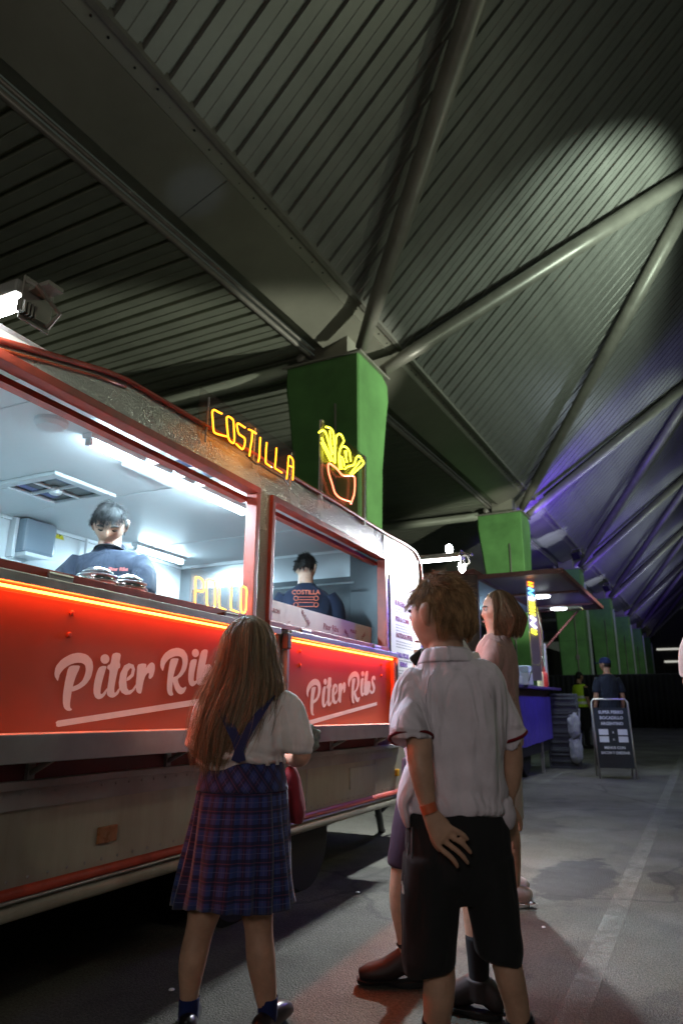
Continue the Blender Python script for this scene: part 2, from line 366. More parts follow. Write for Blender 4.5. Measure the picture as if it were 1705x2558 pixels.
# girder: one long clad box, its joints and flanges
Y0, Y1 = -8.0, 95.0
def long_poly(sec, name, mat, parent=roof, y0=Y0, y1=Y1):
    k = len(sec); b = MB(); b.add([(x, y0, z) for x, z in sec] + [(x, y1, z) for x, z in sec], [(i, (i + 1) % k, k + (i + 1) % k, k + i) for i in range(k)])
    return b.build(name, mat, parent)
seg = 0
yj = [-8.0, -1.4, 6.15, 14.0, 20.6, 27.2, 33.9, 40.5, 47.0, 60, 75, 95]
for a, b_ in zip(yj[:-1], yj[1:]):
    long_poly([(-5.62, 7.385), (-4.82, 7.68), (-4.80, 8.3), (-5.62, 8.3)], 'girder_plate', m_girder, y0=a + .006, y1=b_ - .006)
long_poly([(-5.9, 7.50), (-5.63, 7.42), (-5.63, 7.9), (-5.9, 7.9)], 'girder_recess', m_dark if False else m_soffit)
long_poly([(-4.81, 7.69), (-4.66, 7.80), (-4.66, 7.93), (-4.81, 7.93)], 'edge_flashing', m_girder)
long_poly([(-4.655, 7.765), (-4.59, 7.79), (-4.59, 7.94), (-4.655, 7.94)], 'edge_angle', m_steel)
for x, z, r, nm in ((-5.98, 7.36, .05, 'lower_rail'), (-5.885, 7.41, .03, 'lower_rail')):
    MB().tube([(x, Y0, z), (x, Y1, z)], r, 10).build(nm, m_steel, roof, smooth=True)
bolts = MB()
for i in range(150):
    y = -2 + i * 0.33 + (0.07 if i % 3 else 0)
    bolts.lathe([(.016, 0), (.016, -.012), (.006, -.016)], (-4.735 + random.uniform(-.03, .03), y, 7.745), 6)
bolts.build('rivet', m_dark, roof, kind='stuff')
COLY = [10.0 + 12.65 * i for i in range(8)]
apex = []
for i, y in enumerate([-2.65] + COLY):
    yc = y + 0.68
    for sgn in (-1, 1):
        p0 = Vector((-4.78, yc + sgn * .50, 7.12)); p1 = Vector((1.75, yc + sgn * 6.30, 13.9)); ps = [p0.lerp(p1, t) for t in (0, .08, .5, 1)]
        MB().tube(ps, [.115, .145, .185, .21], 18).build('tube_strut', m_steel, roof, smooth=True)
        fin = MB(); q = [p + Vector((0, 0, .05)) for p in ps[1:]]; fin.add([q[0] + Vector((-.03, 0, .22)), q[0], q[2], q[2] + Vector((-.03, 0, .2))], [(0, 1, 2, 3)])
        n_ = Vector((0, 0, 1)).cross(p1 - p0).normalized() * .012
        fin.v = [tuple(Vector(v) - n_) for v in fin.v] + [tuple(Vector(v) + n_) for v in fin.v]; fin.f = [(0, 1, 2, 3), (7, 6, 5, 4), (0, 4, 5, 1), (1, 5, 6, 2), (2, 6, 7, 3), (3, 7, 4, 0)]; fin.mi = [0] * 6
        fin.build('strut_shade_fin', m_dark, roof)  # fin added to block the uplight beside the strut
    MB().tube([(-6.3, yc - .5, 7.02), (-17, yc - .5, 7.02)], .14, 10).build('cross_beam', m_soffit, roof, smooth=True)
    MB().lathe([(.075, -.14), (.085, -.12), (.085, .12), (.075, .14)], (-6.0, yc - .5, 7.16), 14, M3=Matrix.Rotation(R_(90), 3, 'X')).build('bearing_pin', m_steel, roof, smooth=True)
long_poly([(1.6, 13.75), (1.9, 13.75), (1.9, 14.0), (1.6, 14.0)], 'outer_purlin', m_steel)

# ------------------------------------------------------------------ columns
m_greend = M('dark_green_joint', (.07, .17, .05), .7)
ordn = ['nearest', 'second nearest', 'third nearest', 'fourth nearest', 'fifth nearest', 'sixth nearest', 'seventh nearest', 'farthest']
for i, y in enumerate(COLY):
    z1 = 7.0 + .0125 * y
    what = ['rising behind the fries neon sign', 'rising behind the second food stall', 'just beyond the second food stall', '', '', '', '', ''][i]
    c = empty('green_column', (0, y, 0), label=f'green flared concrete column, {ordn[i]} of the row under the girder' + (', ' + what if what else ''), cat='column', group='green columns carrying the girder')
    b = MB(); rings = []
    secs = [(0, -6.02, .86), (2.6, -6.07, .92), (5.2, -6.14, 1.06), (6.3, -6.27, 1.28), (z1 - .45, -6.33, 1.38), (z1 - .12, -6.33, 1.36), (z1, -6.33, 1.12)]
    for z, x0, yl in secs:
        ch = .03
        rings.append([(-4.8 - ch, 0, z), (-4.8, ch, z), (-4.8, yl - .06, z), (-4.86, yl, z), (x0 + .05, yl, z), (x0, yl - .05, z), (x0, .05, z), (x0 + .05, 0, z)])
    vs = [p for r in rings for p in r]; k = 8
    fs = [(j * k + a, j * k + (a + 1) % k, (j + 1) * k + (a + 1) % k, (j + 1) * k + a) for j in range(len(secs) - 1) for a in range(k)] + [tuple(range(k))[::-1], tuple((len(secs) - 1) * k + a for a in range(k))]
    b.add(vs, fs).build('shaft', m_green, c, smooth=True, angle=25)
    for zj in (1.9, 3.9): MB().bb((-4.802, .09, zj), (-4.797, .80, zj + .02)).build('pour_joint', m_greend, c); MB().bb((-6.0, -.004, zj), (-4.86, .002, zj + .02)).build('pour_joint', m_greend, c)
    MB().tube([(-5.25, -.03, .0), (-5.25, -.03, 6.2)], .022, 8).build('conduit', m_steel, c, smooth=True)
    MB().bb((-5.33, -.07, 3.0), (-5.17, -.01, 3.22), bev=.01).build('junction_box', m_steel, c)
    MB().bb((-6.38, -.05, z1 + .003), (-4.74, 1.3, z1 + .045)).build('cap_plate', m_steel, c)
    b = MB(); b.bb((-5.85, .25, z1 + .046), (-5.15, .95, z1 + .58)); b.build('bearing_block', m_girder, c)
    if i >= 2:
        MB().bb((-4.797, 1.0, .1), (-4.70, 1.12, z1 - .6)).build('pale_edge_strip', M('pale_strip_paint', (.6, .62, .66), .35) if i == 2 else bpy.data.materials['pale_strip_paint'], c)  # pale strip along the far edge of the more distant columns

# back wall of the hall, drapes
w = empty('rear_wall', (0, 0, 0), label='long dark wall at the back of the hall, far behind the food trucks', cat='wall')
for k in range(14):
    MB().bb((-17.3, -10 + k * 8 + .01, 0), (-17.0, -2 + k * 8 - .01, 7.6)).build('wall_panel', m_wall, w)
    MB().bb((-16.995, -10 + k * 8, 2.6), (-16.93, -2 + k * 8, 2.75)).build('wall_rail', m_dark, w)
def drape(name, pts, h, label, n=160):
    b = MB(); P = [Vector(p) for p in pts]; L_ = [0]
    for a, c in zip(P[:-1], P[1:]): L_.append(L_[-1] + (c - a).length)
    vs = []
    for i in range(n + 1):
        s = L_[-1] * i / n; k = max(j for j in range(len(L_)) if L_[j] <= s + 1e-9); k = min(k, len(P) - 2)
        t = (s - L_[k]) / (L_[k + 1] - L_[k]); p = P[k].lerp(P[k + 1], t); d = (P[k + 1] - P[k]).normalized(); nn = Vector((-d.y, d.x, 0))
        for z, a in ((0.02, .10), (h * .5, .07), (h - .06, .03), (h, .02)):
            vs.append(p + nn * (a * math.sin(i * 1.9) + .02 * math.sin(i * .7)) + Vector((0, 0, z)))
    fs = [(i * 4 + j, (i + 1) * 4 + j, (i + 1) * 4 + j + 1, i * 4 + j + 1) for i in range(n) for j in range(3)]
    d_ = empty(name, (0, 0, 0), label=label, cat='barrier')
    o = b.add(vs, fs).build('drape', m_black, d_, smooth=True)
    sd = o.modifiers.new('t', 'SOLIDIFY'); sd.thickness = .02
    r_ = MB(); r_.tube([p + Vector((0, 0, h)) for p in P], .025, 8); r_.build('top_rail', m_dark, d_)
    return d_
drape('black_barrier', [(-6.9, 20.0, 0), (-6.9, 31.0, 0)], 2.35, 'tall black fabric barrier running behind the second food stall')
drape('black_barrier', [(-6.8, 31.2, 0), (3.4, 31.2, 0)], 2.12, 'long black fabric barrier closing the far end of the yard')
# flood light housings on the girder
def floodlight(loc, rz, label, tiltx):
    f = empty('floodlight', loc, rz, label=label, cat='floodlight', group='floodlights along the girder')
    MB().box((0, 0, 0), (.42, .16, .34), Matrix.Rotation(tiltx, 3, 'X'), bev=.02).build('housing', m_dark, f)
    MB().box(Matrix.Rotation(tiltx, 3, 'X') @ Vector((0, .085, 0)), (.36, .012, .28), Matrix.Rotation(tiltx, 3, 'X')).build('glass', M('flood_glass', (.5, .5, .45), .1) if 'flood_glass' not in bpy.data.materials else bpy.data.materials['flood_glass'], f)
    MB().tube([(-.23, 0, 0), (-.23, 0, .3), (.23, 0, .3), (.23, 0, 0)], .014, 6).build('yoke', m_steel, f)
floodlight((-4.35, 31.5, 7.35), R_(-30), 'black floodlight hanging under the girder beyond the second column', .5)
floodlight((-4.35, 42.5, 7.45), R_(-30), 'small black floodlight hanging under the girder between the third and fourth columns', .5)

fw = empty('far_backdrop', (0, 94, 0), label='dark backdrop building added to close the far end of the canopy, with glowing bars', cat='building')  # backdrop wall added to darken the gap past the canopy
for k in range(8): MB().bb((-16 + k * 4 + .01, 0, 0), (-12 + k * 4 - .01, .4, 12)).build('wall_panel', m_wall, fw)
m_strip = M('distant_glow_bar', (1, 1, 1), .4, emit=((1.0, .98, .85), .5))  # glow put into bars that stand in for a pale lit structure
for x0, x1, z_ in ((-4.6, -1.2, 7.1), (-3.9, -1.0, 5.6)): MB().bb((x0, -.12, z_), (x1, -.02, z_ + .22)).build('glow_bar', m_strip, fw)
COSTILLA=[[(0.543,2.485),(0.511,2.481),(0.48,2.479),(0.466,2.469),(0.464,2.452),(0.474,2.409),(0.483,2.37),(0.498,2.361),(0.54,2.367),(0.596,2.379)],[(0.584,2.476),(0.592,2.488),(0.609,2.494),(0.64,2.491),(0.647,2.479),(0.656,2.437),(0.663,2.399),(0.66,2.37),(0.646,2.363),(0.621,2.368),(0.608,2.385),(0.594,2.432),(0.584,2.476)],[(0.755,2.491),(0.72,2.491),(0.689,2.49),(0.679,2.478),(0.686,2.457),(0.7,2.436),(0.726,2.432),(0.754,2.43),(0.762,2.413),(0.755,2.381),(0.741,2.362),(0.719,2.362),(0.681,2.37)],[(0.788,2.494),(0.823,2.499),(0.864,2.499)],[(0.827,2.494),(0.824,2.444),(0.815,2.395),(0.81,2.347)],[(0.908,2.492),(0.906,2.435),(0.906,2.376),(0.897,2.344)],[(0.975,2.487),(0.972,2.436),(0.972,2.388),(0.974,2.365),(0.999,2.361),(1.035,2.359)],[(1.082,2.493),(1.08,2.446),(1.076,2.395),(1.074,2.368),(1.107,2.365),(1.153,2.364)],[(1.208,2.342),(1.216,2.401),(1.22,2.457),(1.223,2.489),(1.238,2.495),(1.266,2.49),(1.279,2.473),(1.282,2.419),(1.28,2.359)],[(1.23,2.433),(1.277,2.44)]]
FRIES=[[(1.603,2.791),(1.635,2.816),(1.676,2.831),(1.698,2.826),(1.726,2.799),(1.758,2.759),(1.798,2.703)],[(1.701,2.869),(1.739,2.882),(1.785,2.885),(1.813,2.87),(1.822,2.828),(1.835,2.765),(1.842,2.659)],[(1.762,2.865),(1.771,2.824),(1.78,2.767),(1.813,2.72)],[(1.641,2.767),(1.667,2.748),(1.713,2.721),(1.767,2.692),(1.814,2.661)],[(1.638,2.733),(1.691,2.705),(1.737,2.674),(1.776,2.651)],[(1.849,2.673),(1.848,2.732),(1.85,2.808),(1.861,2.858),(1.889,2.888),(1.921,2.902),(1.955,2.897),(1.98,2.872),(1.955,2.839),(1.923,2.789),(1.908,2.742),(1.918,2.64)],[(1.939,2.807),(1.972,2.828),(2.014,2.838),(2.057,2.834),(2.083,2.816),(2.097,2.758)],[(1.998,2.805),(2.015,2.768),(2.037,2.729)],[(2.023,2.814),(2.028,2.777)],[(1.924,2.733),(1.957,2.736),(1.982,2.718),(1.991,2.687)],[(1.955,2.65),(1.942,2.689),(1.937,2.718)],[(2.0,2.667),(2.05,2.703),(2.119,2.734),(2.163,2.764),(2.189,2.813),(2.225,2.844),(2.262,2.851),(2.29,2.84),(2.328,2.825),(2.299,2.795),(2.226,2.742),(2.128,2.671)],[(2.258,2.813),(2.198,2.757),(2.145,2.711),(2.093,2.663)]]
BOWL=[[(1.743,2.614),(1.761,2.628),(1.8,2.63),(1.862,2.629),(1.91,2.619),(1.951,2.61),(1.992,2.615),(2.059,2.637),(2.119,2.656),(2.159,2.659),(2.168,2.644),(2.168,2.59),(2.159,2.53),(2.134,2.488),(2.1,2.44),(2.087,2.453),(2.011,2.441),(1.93,2.433),(1.866,2.44),(1.835,2.459),(1.803,2.5),(1.771,2.534),(1.748,2.569),(1.743,2.614)]]
POLLO=[[(0.496,1.504),(0.49,1.567),(0.486,1.624),(0.494,1.633),(0.513,1.635),(0.538,1.627),(0.549,1.614),(0.552,1.585),(0.548,1.574),(0.518,1.571),(0.497,1.569)],[(0.573,1.627),(0.583,1.637),(0.617,1.64),(0.638,1.63),(0.645,1.591),(0.651,1.532),(0.645,1.513),(0.621,1.505),(0.596,1.509),(0.587,1.523),(0.579,1.575),(0.573,1.627)],[(0.677,1.639),(0.679,1.597),(0.686,1.525),(0.701,1.516),(0.743,1.511)],[(0.783,1.645),(0.783,1.594),(0.787,1.526),(0.807,1.518),(0.857,1.514)],[(0.866,1.626),(0.865,1.645),(0.884,1.653),(0.91,1.65),(0.92,1.635),(0.921,1.587),(0.922,1.542),(0.91,1.521),(0.89,1.517),(0.876,1.532),(0.869,1.579),(0.866,1.626)]]
LOGO={'Ps':[(-0.274,1.122),(-0.293,1.142),(-0.292,1.172),(-0.268,1.2),(-0.229,1.221),(-0.192,1.229),(-0.153,1.225),(-0.124,1.206),(-0.115,1.178),(-0.121,1.143),(-0.143,1.116),(-0.172,1.099),(-0.208,1.088),(-0.211,1.102),(-0.204,1.107),(-0.181,1.115),(-0.161,1.13),(-0.152,1.152),(-0.15,1.171),(-0.157,1.187),(-0.174,1.193),(-0.199,1.192),(-0.229,1.183),(-0.254,1.167),(-0.269,1.148),(-0.272,1.132)],'Pt':[(-0.235,1.173),(-0.219,1.181),(-0.181,1.183),(-0.183,1.171),(-0.195,1.145),(-0.203,1.116),(-0.207,1.084),(-0.208,1.051),(-0.206,1.035),(-0.194,1.028),(-0.203,1.023),(-0.219,1.024),(-0.233,1.033),(-0.241,1.051),(-0.245,1.083),(-0.242,1.129)],'d1':[(-0.038,1.216),(-0.04,1.208),(-0.046,1.201),(-0.056,1.197),(-0.067,1.197),(-0.077,1.201),(-0.084,1.209),(-0.085,1.218),(-0.081,1.226),(-0.072,1.231),(-0.062,1.233),(-0.051,1.231),(-0.042,1.225)],'i1':[(-0.087,1.182),(-0.068,1.189),(-0.047,1.188),(-0.052,1.174),(-0.063,1.131),(-0.067,1.102),(-0.065,1.085),(-0.056,1.085),(-0.044,1.098),(-0.035,1.108),(-0.031,1.103),(-0.039,1.083),(-0.054,1.07),(-0.073,1.065),(-0.091,1.072),(-0.102,1.091),(-0.103,1.125),(-0.097,1.159)],'t':[(-0.026,1.236),(-0.005,1.244),(0.022,1.241),(0.018,1.206),(0.024,1.201),(0.023,1.186),(0.014,1.183),(0.006,1.139),(0.003,1.109),(0.006,1.092),(0.013,1.092),(0.028,1.11),(0.035,1.105),(0.028,1.087),(0.005,1.073),(-0.016,1.074),(-0.032,1.083),(-0.034,1.103),(-0.031,1.138),(-0.03,1.175),(-0.044,1.179),(-0.044,1.192),(-0.029,1.198)],'e':[(0.066,1.138),(0.082,1.143),(0.103,1.159),(0.108,1.186),(0.097,1.203),(0.07,1.208),(0.045,1.197),(0.027,1.166),(0.024,1.13),(0.029,1.11),(0.045,1.093),(0.068,1.085),(0.094,1.088),(0.114,1.103),(0.127,1.124),(0.121,1.129),(0.102,1.107),(0.084,1.102),(0.072,1.111),(0.065,1.137),(0.063,1.151),(0.067,1.175),(0.08,1.189),(0.09,1.187),(0.087,1.166),(0.066,1.15)],'r':[(0.12,1.205),(0.15,1.212),(0.174,1.211),(0.172,1.192),(0.186,1.211),(0.205,1.221),(0.224,1.214),(0.228,1.192),(0.221,1.165),(0.206,1.152),(0.193,1.155),(0.195,1.174),(0.187,1.177),(0.172,1.162),(0.164,1.136),(0.16,1.104),(0.156,1.092),(0.139,1.093),(0.126,1.103),(0.121,1.129),(0.121,1.165)],'Rs':[(0.278,1.187),(0.259,1.205),(0.258,1.233),(0.28,1.262),(0.316,1.283),(0.364,1.294),(0.406,1.289),(0.435,1.268),(0.442,1.239),(0.434,1.204),(0.406,1.174),(0.38,1.161),(0.386,1.145),(0.402,1.128),(0.421,1.123),(0.441,1.132),(0.444,1.124),(0.432,1.104),(0.41,1.095),(0.387,1.1),(0.367,1.116),(0.351,1.143),(0.345,1.158),(0.348,1.165),(0.378,1.175),(0.398,1.199),(0.406,1.228),(0.399,1.251),(0.382,1.258),(0.351,1.256),(0.312,1.242),(0.289,1.221),(0.282,1.198)],'Rt':[(0.32,1.24),(0.343,1.247),(0.376,1.248),(0.371,1.232),(0.357,1.2),(0.348,1.165),(0.347,1.126),(0.349,1.107),(0.359,1.093),(0.344,1.087),(0.326,1.092),(0.314,1.109),(0.31,1.141),(0.312,1.186)],'d2':[(0.519,1.282),(0.517,1.273),(0.509,1.266),(0.498,1.262),(0.485,1.262),(0.474,1.267),(0.468,1.274),(0.467,1.283),(0.472,1.291),(0.481,1.297),(0.494,1.299),(0.506,1.297),(0.515,1.291)],'i2':[(0.458,1.243),(0.481,1.253),(0.507,1.253),(0.503,1.232),(0.493,1.19),(0.492,1.158),(0.502,1.155),(0.511,1.161),(0.52,1.168),(0.524,1.159),(0.508,1.141),(0.485,1.131),(0.465,1.139),(0.454,1.156),(0.45,1.188)],'b':[(0.53,1.289),(0.553,1.303),(0.584,1.302),(0.579,1.267),(0.569,1.23),(0.584,1.237),(0.607,1.238),(0.623,1.226),(0.62,1.195),(0.6,1.159),(0.569,1.144),(0.538,1.138),(0.513,1.146),(0.508,1.175),(0.515,1.229)],'s':[(0.656,1.269),(0.688,1.276),(0.712,1.268),(0.708,1.246),(0.687,1.243),(0.679,1.255),(0.669,1.252),(0.672,1.236),(0.704,1.209),(0.707,1.185),(0.687,1.16),(0.647,1.15),(0.616,1.156),(0.613,1.177),(0.631,1.18),(0.639,1.169),(0.658,1.168),(0.671,1.185),(0.655,1.205),(0.64,1.226),(0.64,1.25)]}
# ------------------------------------------------------------------ food truck (local frame: x outwards, y along the side, z up)
ta, tb = R_(1.5), R_(1.0)
TU = Vector((-math.sin(ta) * math.cos(tb), math.cos(ta) * math.cos(tb), -math.sin(tb))); TV = Vector((math.cos(ta), math.sin(ta), 0)); TW = TV.cross(TU)
TM = Matrix.Translation((-2.05, 2.0, 0)) @ Matrix((TV, TU, TW)).transposed().to_4x4()
def TMat(v, u, w): return TM @ Matrix.Translation((v, u, w))
def stucco():
    m = M('cream_stucco_aluminium', (0.50, 0.50, 0.46), 0.28, 0.45, var=(2.0, 0.08)); n = m.node_tree.nodes; L = m.node_tree.links
    tc = n.new('ShaderNodeTexCoord'); v = n.new('ShaderNodeTexVoronoi'); v.inputs['Scale'].default_value = 110; L.new(tc.outputs['Object'], v.inputs['Vector'])
    bp = n.new('ShaderNodeBump'); bp.inputs['Strength'].default_value = 0.6; bp.inputs['Distance'].default_value = 0.004; L.new(v.outputs['Distance'], bp.inputs['Height']); L.new(bp.outputs[0], n['Principled BSDF'].inputs['Normal'])
    n['Principled BSDF'].inputs['Coat Weight'].default_value = 0.6; n['Principled BSDF'].inputs['Coat Roughness'].default_value = 0.05
    L.new(bp.outputs[0], n['Principled BSDF'].inputs['Coat Normal']); return m
m_stucco = stucco()
def grimy(name, col):
    m = M(name, col, .45, .05, var=(1.6, .18), bump=(7, .10)); n = m.node_tree.nodes; L = m.node_tree.links; b = n['Principled BSDF']
    src = b.inputs['Base Color'].links[0].from_socket; tc = n.new('ShaderNodeTexCoord'); mp = n.new('ShaderNodeMapping'); mp.inputs['Scale'].default_value = (14, 14, 1.6); L.new(tc.outputs['Object'], mp.inputs['Vector'])
    t = n.new('ShaderNodeTexNoise'); t.inputs['Scale'].default_value = 1; t.inputs['Detail'].default_value = 8; t.inputs['Roughness'].default_value = .7; L.new(mp.outputs[0], t.inputs['Vector'])
    r = n.new('ShaderNodeValToRGB'); r.color_ramp.elements[0].position = .30; r.color_ramp.elements[1].position = .62; r.color_ramp.elements[0].color = (.50, .46, .40, 1); r.color_ramp.elements[1].color = (1, 1, 1, 1); L.new(t.outputs['Fac'], r.inputs[0])
    x = n.new('ShaderNodeMix'); x.data_type = 'RGBA'; x.blend_type = 'MULTIPLY'; x.inputs['Factor'].default_value = .30; L.new(src, x.inputs['A']); L.new(r.outputs[0], x.inputs['B']); L.new(x.outputs['Result'], b.inputs['Base Color']); return m
m_cream = grimy('cream_enamel', (.34, .325, .25))
m_red = M('red_trim_paint', (0.36, 0.050, 0.025), 0.45, var=(9, 0.35))
m_orange = M('orange_trim_paint', (0.50, 0.085, 0.02), 0.4, var=(7, 0.25))
m_panel = M('orange_red_vinyl', (0.33, 0.064, 0.016), 0.42, var=(1.3, 0.10), bump=(3, .03))
m_logo = M('white_vinyl', (0.86, 0.86, 0.85), 0.5, var=(12, .05))
m_alu = M('aluminium_rail', (0.48, 0.47, 0.44), 0.35, 0.7, var=(6, 0.2), bump=(40, .05))
m_alup = M('grey_ledge', (0.30, 0.29, 0.27), 0.5, 0.2, var=(3, 0.25))
m_shelf = M('worn_shelf_board', (0.55, 0.44, 0.33), 0.55, var=(7, 0.2))
m_dred = M('dark_red_skirt', (0.11, 0.012, 0.012), 0.55, var=(3, .3))
m_iwhite = M('white_interior_panel', (0.80, 0.84, 0.86), 0.4, var=(1.2, 0.04))
m_inox = M('stainless_steel', (0.52, 0.54, 0.56), 0.32, 0.9, var=(1.5, 0.12), bump=(2.5, .15))
m_rubber = M('black_rubber', (0.012, 0.012, 0.012), 0.8)
m_tube = M('white_tube_light', (1, 1, 1), .4, emit=((0.60, 0.86, 1.0), 75))
m_neonred = M('red_neon_glass', (1, .3, .1), .3, emit=((1.0, 0.11, 0.018), 28))
m_neonor = M('orange_neon_glass', (1, .6, .1), .3, emit=((1.0, 0.27, 0.008), 5))
m_neonye = M('yellow_neon_glass', (1, 1, .2), .3, emit=((1.0, 0.92, 0.04), 4.5))
m_neonpk = M('coral_neon_glass', (1, .4, .3), .3, emit=((1.0, 0.17, 0.08), 4.5))
m_neonpo = M('amber_neon_glass', (1, .7, .1), .3, emit=((1.0, 0.50, 0.05), 5))
m_acry = M('smoked_acrylic', (0.05, 0.02, 0.01), 0.6, alpha=0.16)

truck = empty('food_truck', label='cream and orange food trailer with lit serving hatches, its counter panels painted Piter Ribs', cat='food truck', mat=TM)
T = truck
loopf = lambda v0: (lambda a, b, c: Vector((v0 + c, a, b)))
PROF = [(-1.28, 1.5), (-1.22, 1.85), (-1.05, 2.12), (-.85, 2.21), (-.685, 2.253), (-.516, 2.294), (-.358, 2.331), (-.22, 2.363), (-.087, 2.383), (.3, 2.388), (1.0, 2.398), (1.9, 2.405), (2.8, 2.400), (3.2, 2.410), (3.42, 2.408), (3.54, 2.392), (3.62, 2.355), (3.67, 2.30), (3.695, 2.20), (3.72, 1.6), (3.74, 1.0), (3.68, .62), (3.60, .47)]
low = [(-1.22, .47), (-1.3, 1.0)]
h1 = [(-.715, 1.49), (-.715, 2.205), (.967, 2.205), (.967, 1.49)]; h2 = [(1.13, 1.49), (1.13, 2.205), (2.828, 2.205), (2.828, 1.49)]
upper = [(-1.28, 1.465)] + PROF[:19] + [(3.71, 1.9), (3.722, 1.465)]
MB().plate([upper, h1, h2], .035, loopf(0)).build('side_wall', m_stucco, T)
MB().plate([[(-1.28, 1.464), (3.722, 1.464), (3.74, 1.0), (3.68, .62), (3.60, .47), (-1.22, .47), (-1.3, 1.0)]], .035, loopf(0)).build('lower_side_panel', m_cream, T)
full = PROF + low
MB().plate([full], .035, loopf(-2.17)).build('rear_side_wall', m_cream, T)
# wrap-around roof and end skin
b = MB(); k = len(full)
b.add([(-.004, u, w_) for u, w_ in full] + [(-2.168, u, w_) for u, w_ in full], [(i, (i + 1) % k, k + (i + 1) % k, k + i) for i in range(k)]); b.build('roof_skin', m_cream, T, smooth=True, angle=35)
MB().tube([(.012, u, w_ + .004) for u, w_ in PROF[2:20]], .012, 8).build('roof_trim', m_red, T, smooth=True)
MB().tube([(.008, u, w_ - .028) for u, w_ in PROF[3:9]], .006, 6).build('roof_trim', m_orange, T, smooth=True)
MB().bb((.001, 2.812, 1.47), (.006, 2.826, 2.395)).build('panel_joint', m_alup, T)
# window frames
def frame(u0, u1, w0, w1, name):
    f = MB(); d = .036
    f.bb((-.05, u0, w1 - d), (.022, u1, w1), bev=.004); f.bb((-.05, u0, w0), (.022, u0 + d, w1 - d - .001), bev=.004); f.bb((-.05, u1 - d, w0), (.022, u1, w1 - d - .001), bev=.004)
    o = f.build(name, m_red, T)
    s = MB(); s.bb((-.16, u0, w0 - .004), (.03, u1, w0 + .03), bev=.004); s.build('window_sill', m_red, T)
    g = MB(); g.bb((-.10, u0 + .02, w1 - .075), (-.052, u1 - .02, w1 - .05)); g.build('hatch_track', m_red, T)
    for uu in (u0 + .35, u1 - .30):
        h = MB(); h.bb((.0305, uu, w0 - .01), (.04, uu + .11, w0 + .012)); h.tube([(.036, uu, w0 + .016), (.036, uu + .11, w0 + .016)], .006, 6); h.build('hinge', m_alu, T)
frame(-.735, .985, 1.475, 2.222, 'window_frame'); frame(1.112, 2.845, 1.475, 2.222, 'window_frame')
# counter flaps
for u0, u1, side in ((-.95, 1.20, 0), (1.31, 2.965, 1)):
    MB().bb((.0, u0, .953), (.022, u1, 1.405), bev=.003).build('counter_flap', m_panel, T)
    MB().bb((.0, u0, 1.432), (.055, u1, 1.470), bev=.004).build('counter_rail', m_alu, T)
    MB().bb((.0, u0, 1.4055), (.018, u1, 1.4315)).build('light_channel', m_orange, T)
    MB().tube([(.03, u0 + .02, 1.419), (.03, u1 - .055, 1.419)], .0052, 8).build('neon_strip', m_neonred, T, smooth=True)
    for uu in ((-.25, .72) if side == 0 else (1.47, 2.70)):
        for ww in (1.366, 1.288): MB().lathe([(.0105, 0), (.0105, .006), (.006, .010)], (.022, uu, ww), 8, M3=Matrix.Rotation(R_(90), 3, 'Y')).build('bolt', m_red, T)
    l_ = bpy.data.objects.new('neon_strip_light', lamp_data('AREA', 'neon_strip_light', 10 if side == 0 else 15, (1.0, 0.10, 0.02), shape='RECTANGLE', size=u1 - u0 - .1, size_y=.02)); COL.objects.link(l_); l_.parent = T
    l_.location = (.045, (u0 + u1) / 2, 1.425); l_.rotation_euler = (R_(-48), 0, R_(90))
MB().bb((.0, 2.966, .953), (.05, 2.985, 1.47)).build('flap_edge', m_alu, T)
MB().bb((.0225, 2.885, .953), (.05, 2.93, 1.404)).build('red_lit_edge', m_orange, T)  # orange colour paints the red neon light on the flap's inner edge
MB().bb((.0, 1.201, .953), (.03, 1.225, 1.47)).build('flap_edge', m_alu, T); MB().bb((.0, 1.285, .953), (.045, 1.309, 1.47)).build('flap_edge', m_alu, T)
MB().bb((.036, 1.235, 1.36), (.075, 1.28, 1.45), bev=.006).build('flap_latch', m_dark, T)
# shelf
MB().bb((.0, -.67, .914), (.205, 2.9, .9525), bev=.003).build('counter_shelf', m_shelf, T)
MB().bb((.2055, -.67, .872), (.222, 2.9, .955), bev=.003).build('shelf_edge', m_alup, T)
for uu in (-.35, .35, 1.0, 1.9, 2.6):
    q = MB(); q.bb((.001, uu, .80), (.02, uu + .03, .913)); q.tube([(.01, uu + .015, .82), (.17, uu + .015, .90)], .010, 6); q.build('shelf_bracket', m_alup, T)
MB().bb((.0005, -1.2, .803), (.006, 3.0, .912)).build('skirt_band', m_dred, T)
MB().bb((.0, -1.25, .776), (.03, 3.1, .802), bev=.004).build('ledge', m_alup, T)
MB().bb((.0, -1.25, .712), (.012, 2.93, .7755)).build('ledge_band', m_alup, T)
MB().tube([(.006, -1.2, .463), (.006, 3.55, .463)], .018, 8).build('belt_trim', m_red, T, smooth=True)
MB().tube([(.012, -1.2, .441), (.012, 3.55, .441)], .006, 8).build('belt_trim', m_alu, T, smooth=True)
MB().tube([(-.03, -1.2, .408), (-.03, 3.55, .408)], .036, 12).build('bottom_roll', m_cream, T, smooth=True)
MB().bb((-2.13, -1.2, .375), (-.035, 3.58, .43)).build('chassis_floor', m_dark, T)
b = MB(); b.bb((.0, .01, .553), (.012, .108, .612), bev=.006); b.build('marker_lamp', M('orange_lens', (.26, .10, .035), .3, var=(30, .2)), T)
b = MB(); b.bb((.0, 3.005, .572), (.02, 3.055, .622), bev=.006); b.build('marker_lamp', M('amber_lens', (.75, .38, .03), .25), T)
for uu in (.62, 1.62, 2.62): MB().bb((.0005, uu, .50), (.003, uu + .012, .711)).build('panel_joint', m_alup, T)
rv = MB()
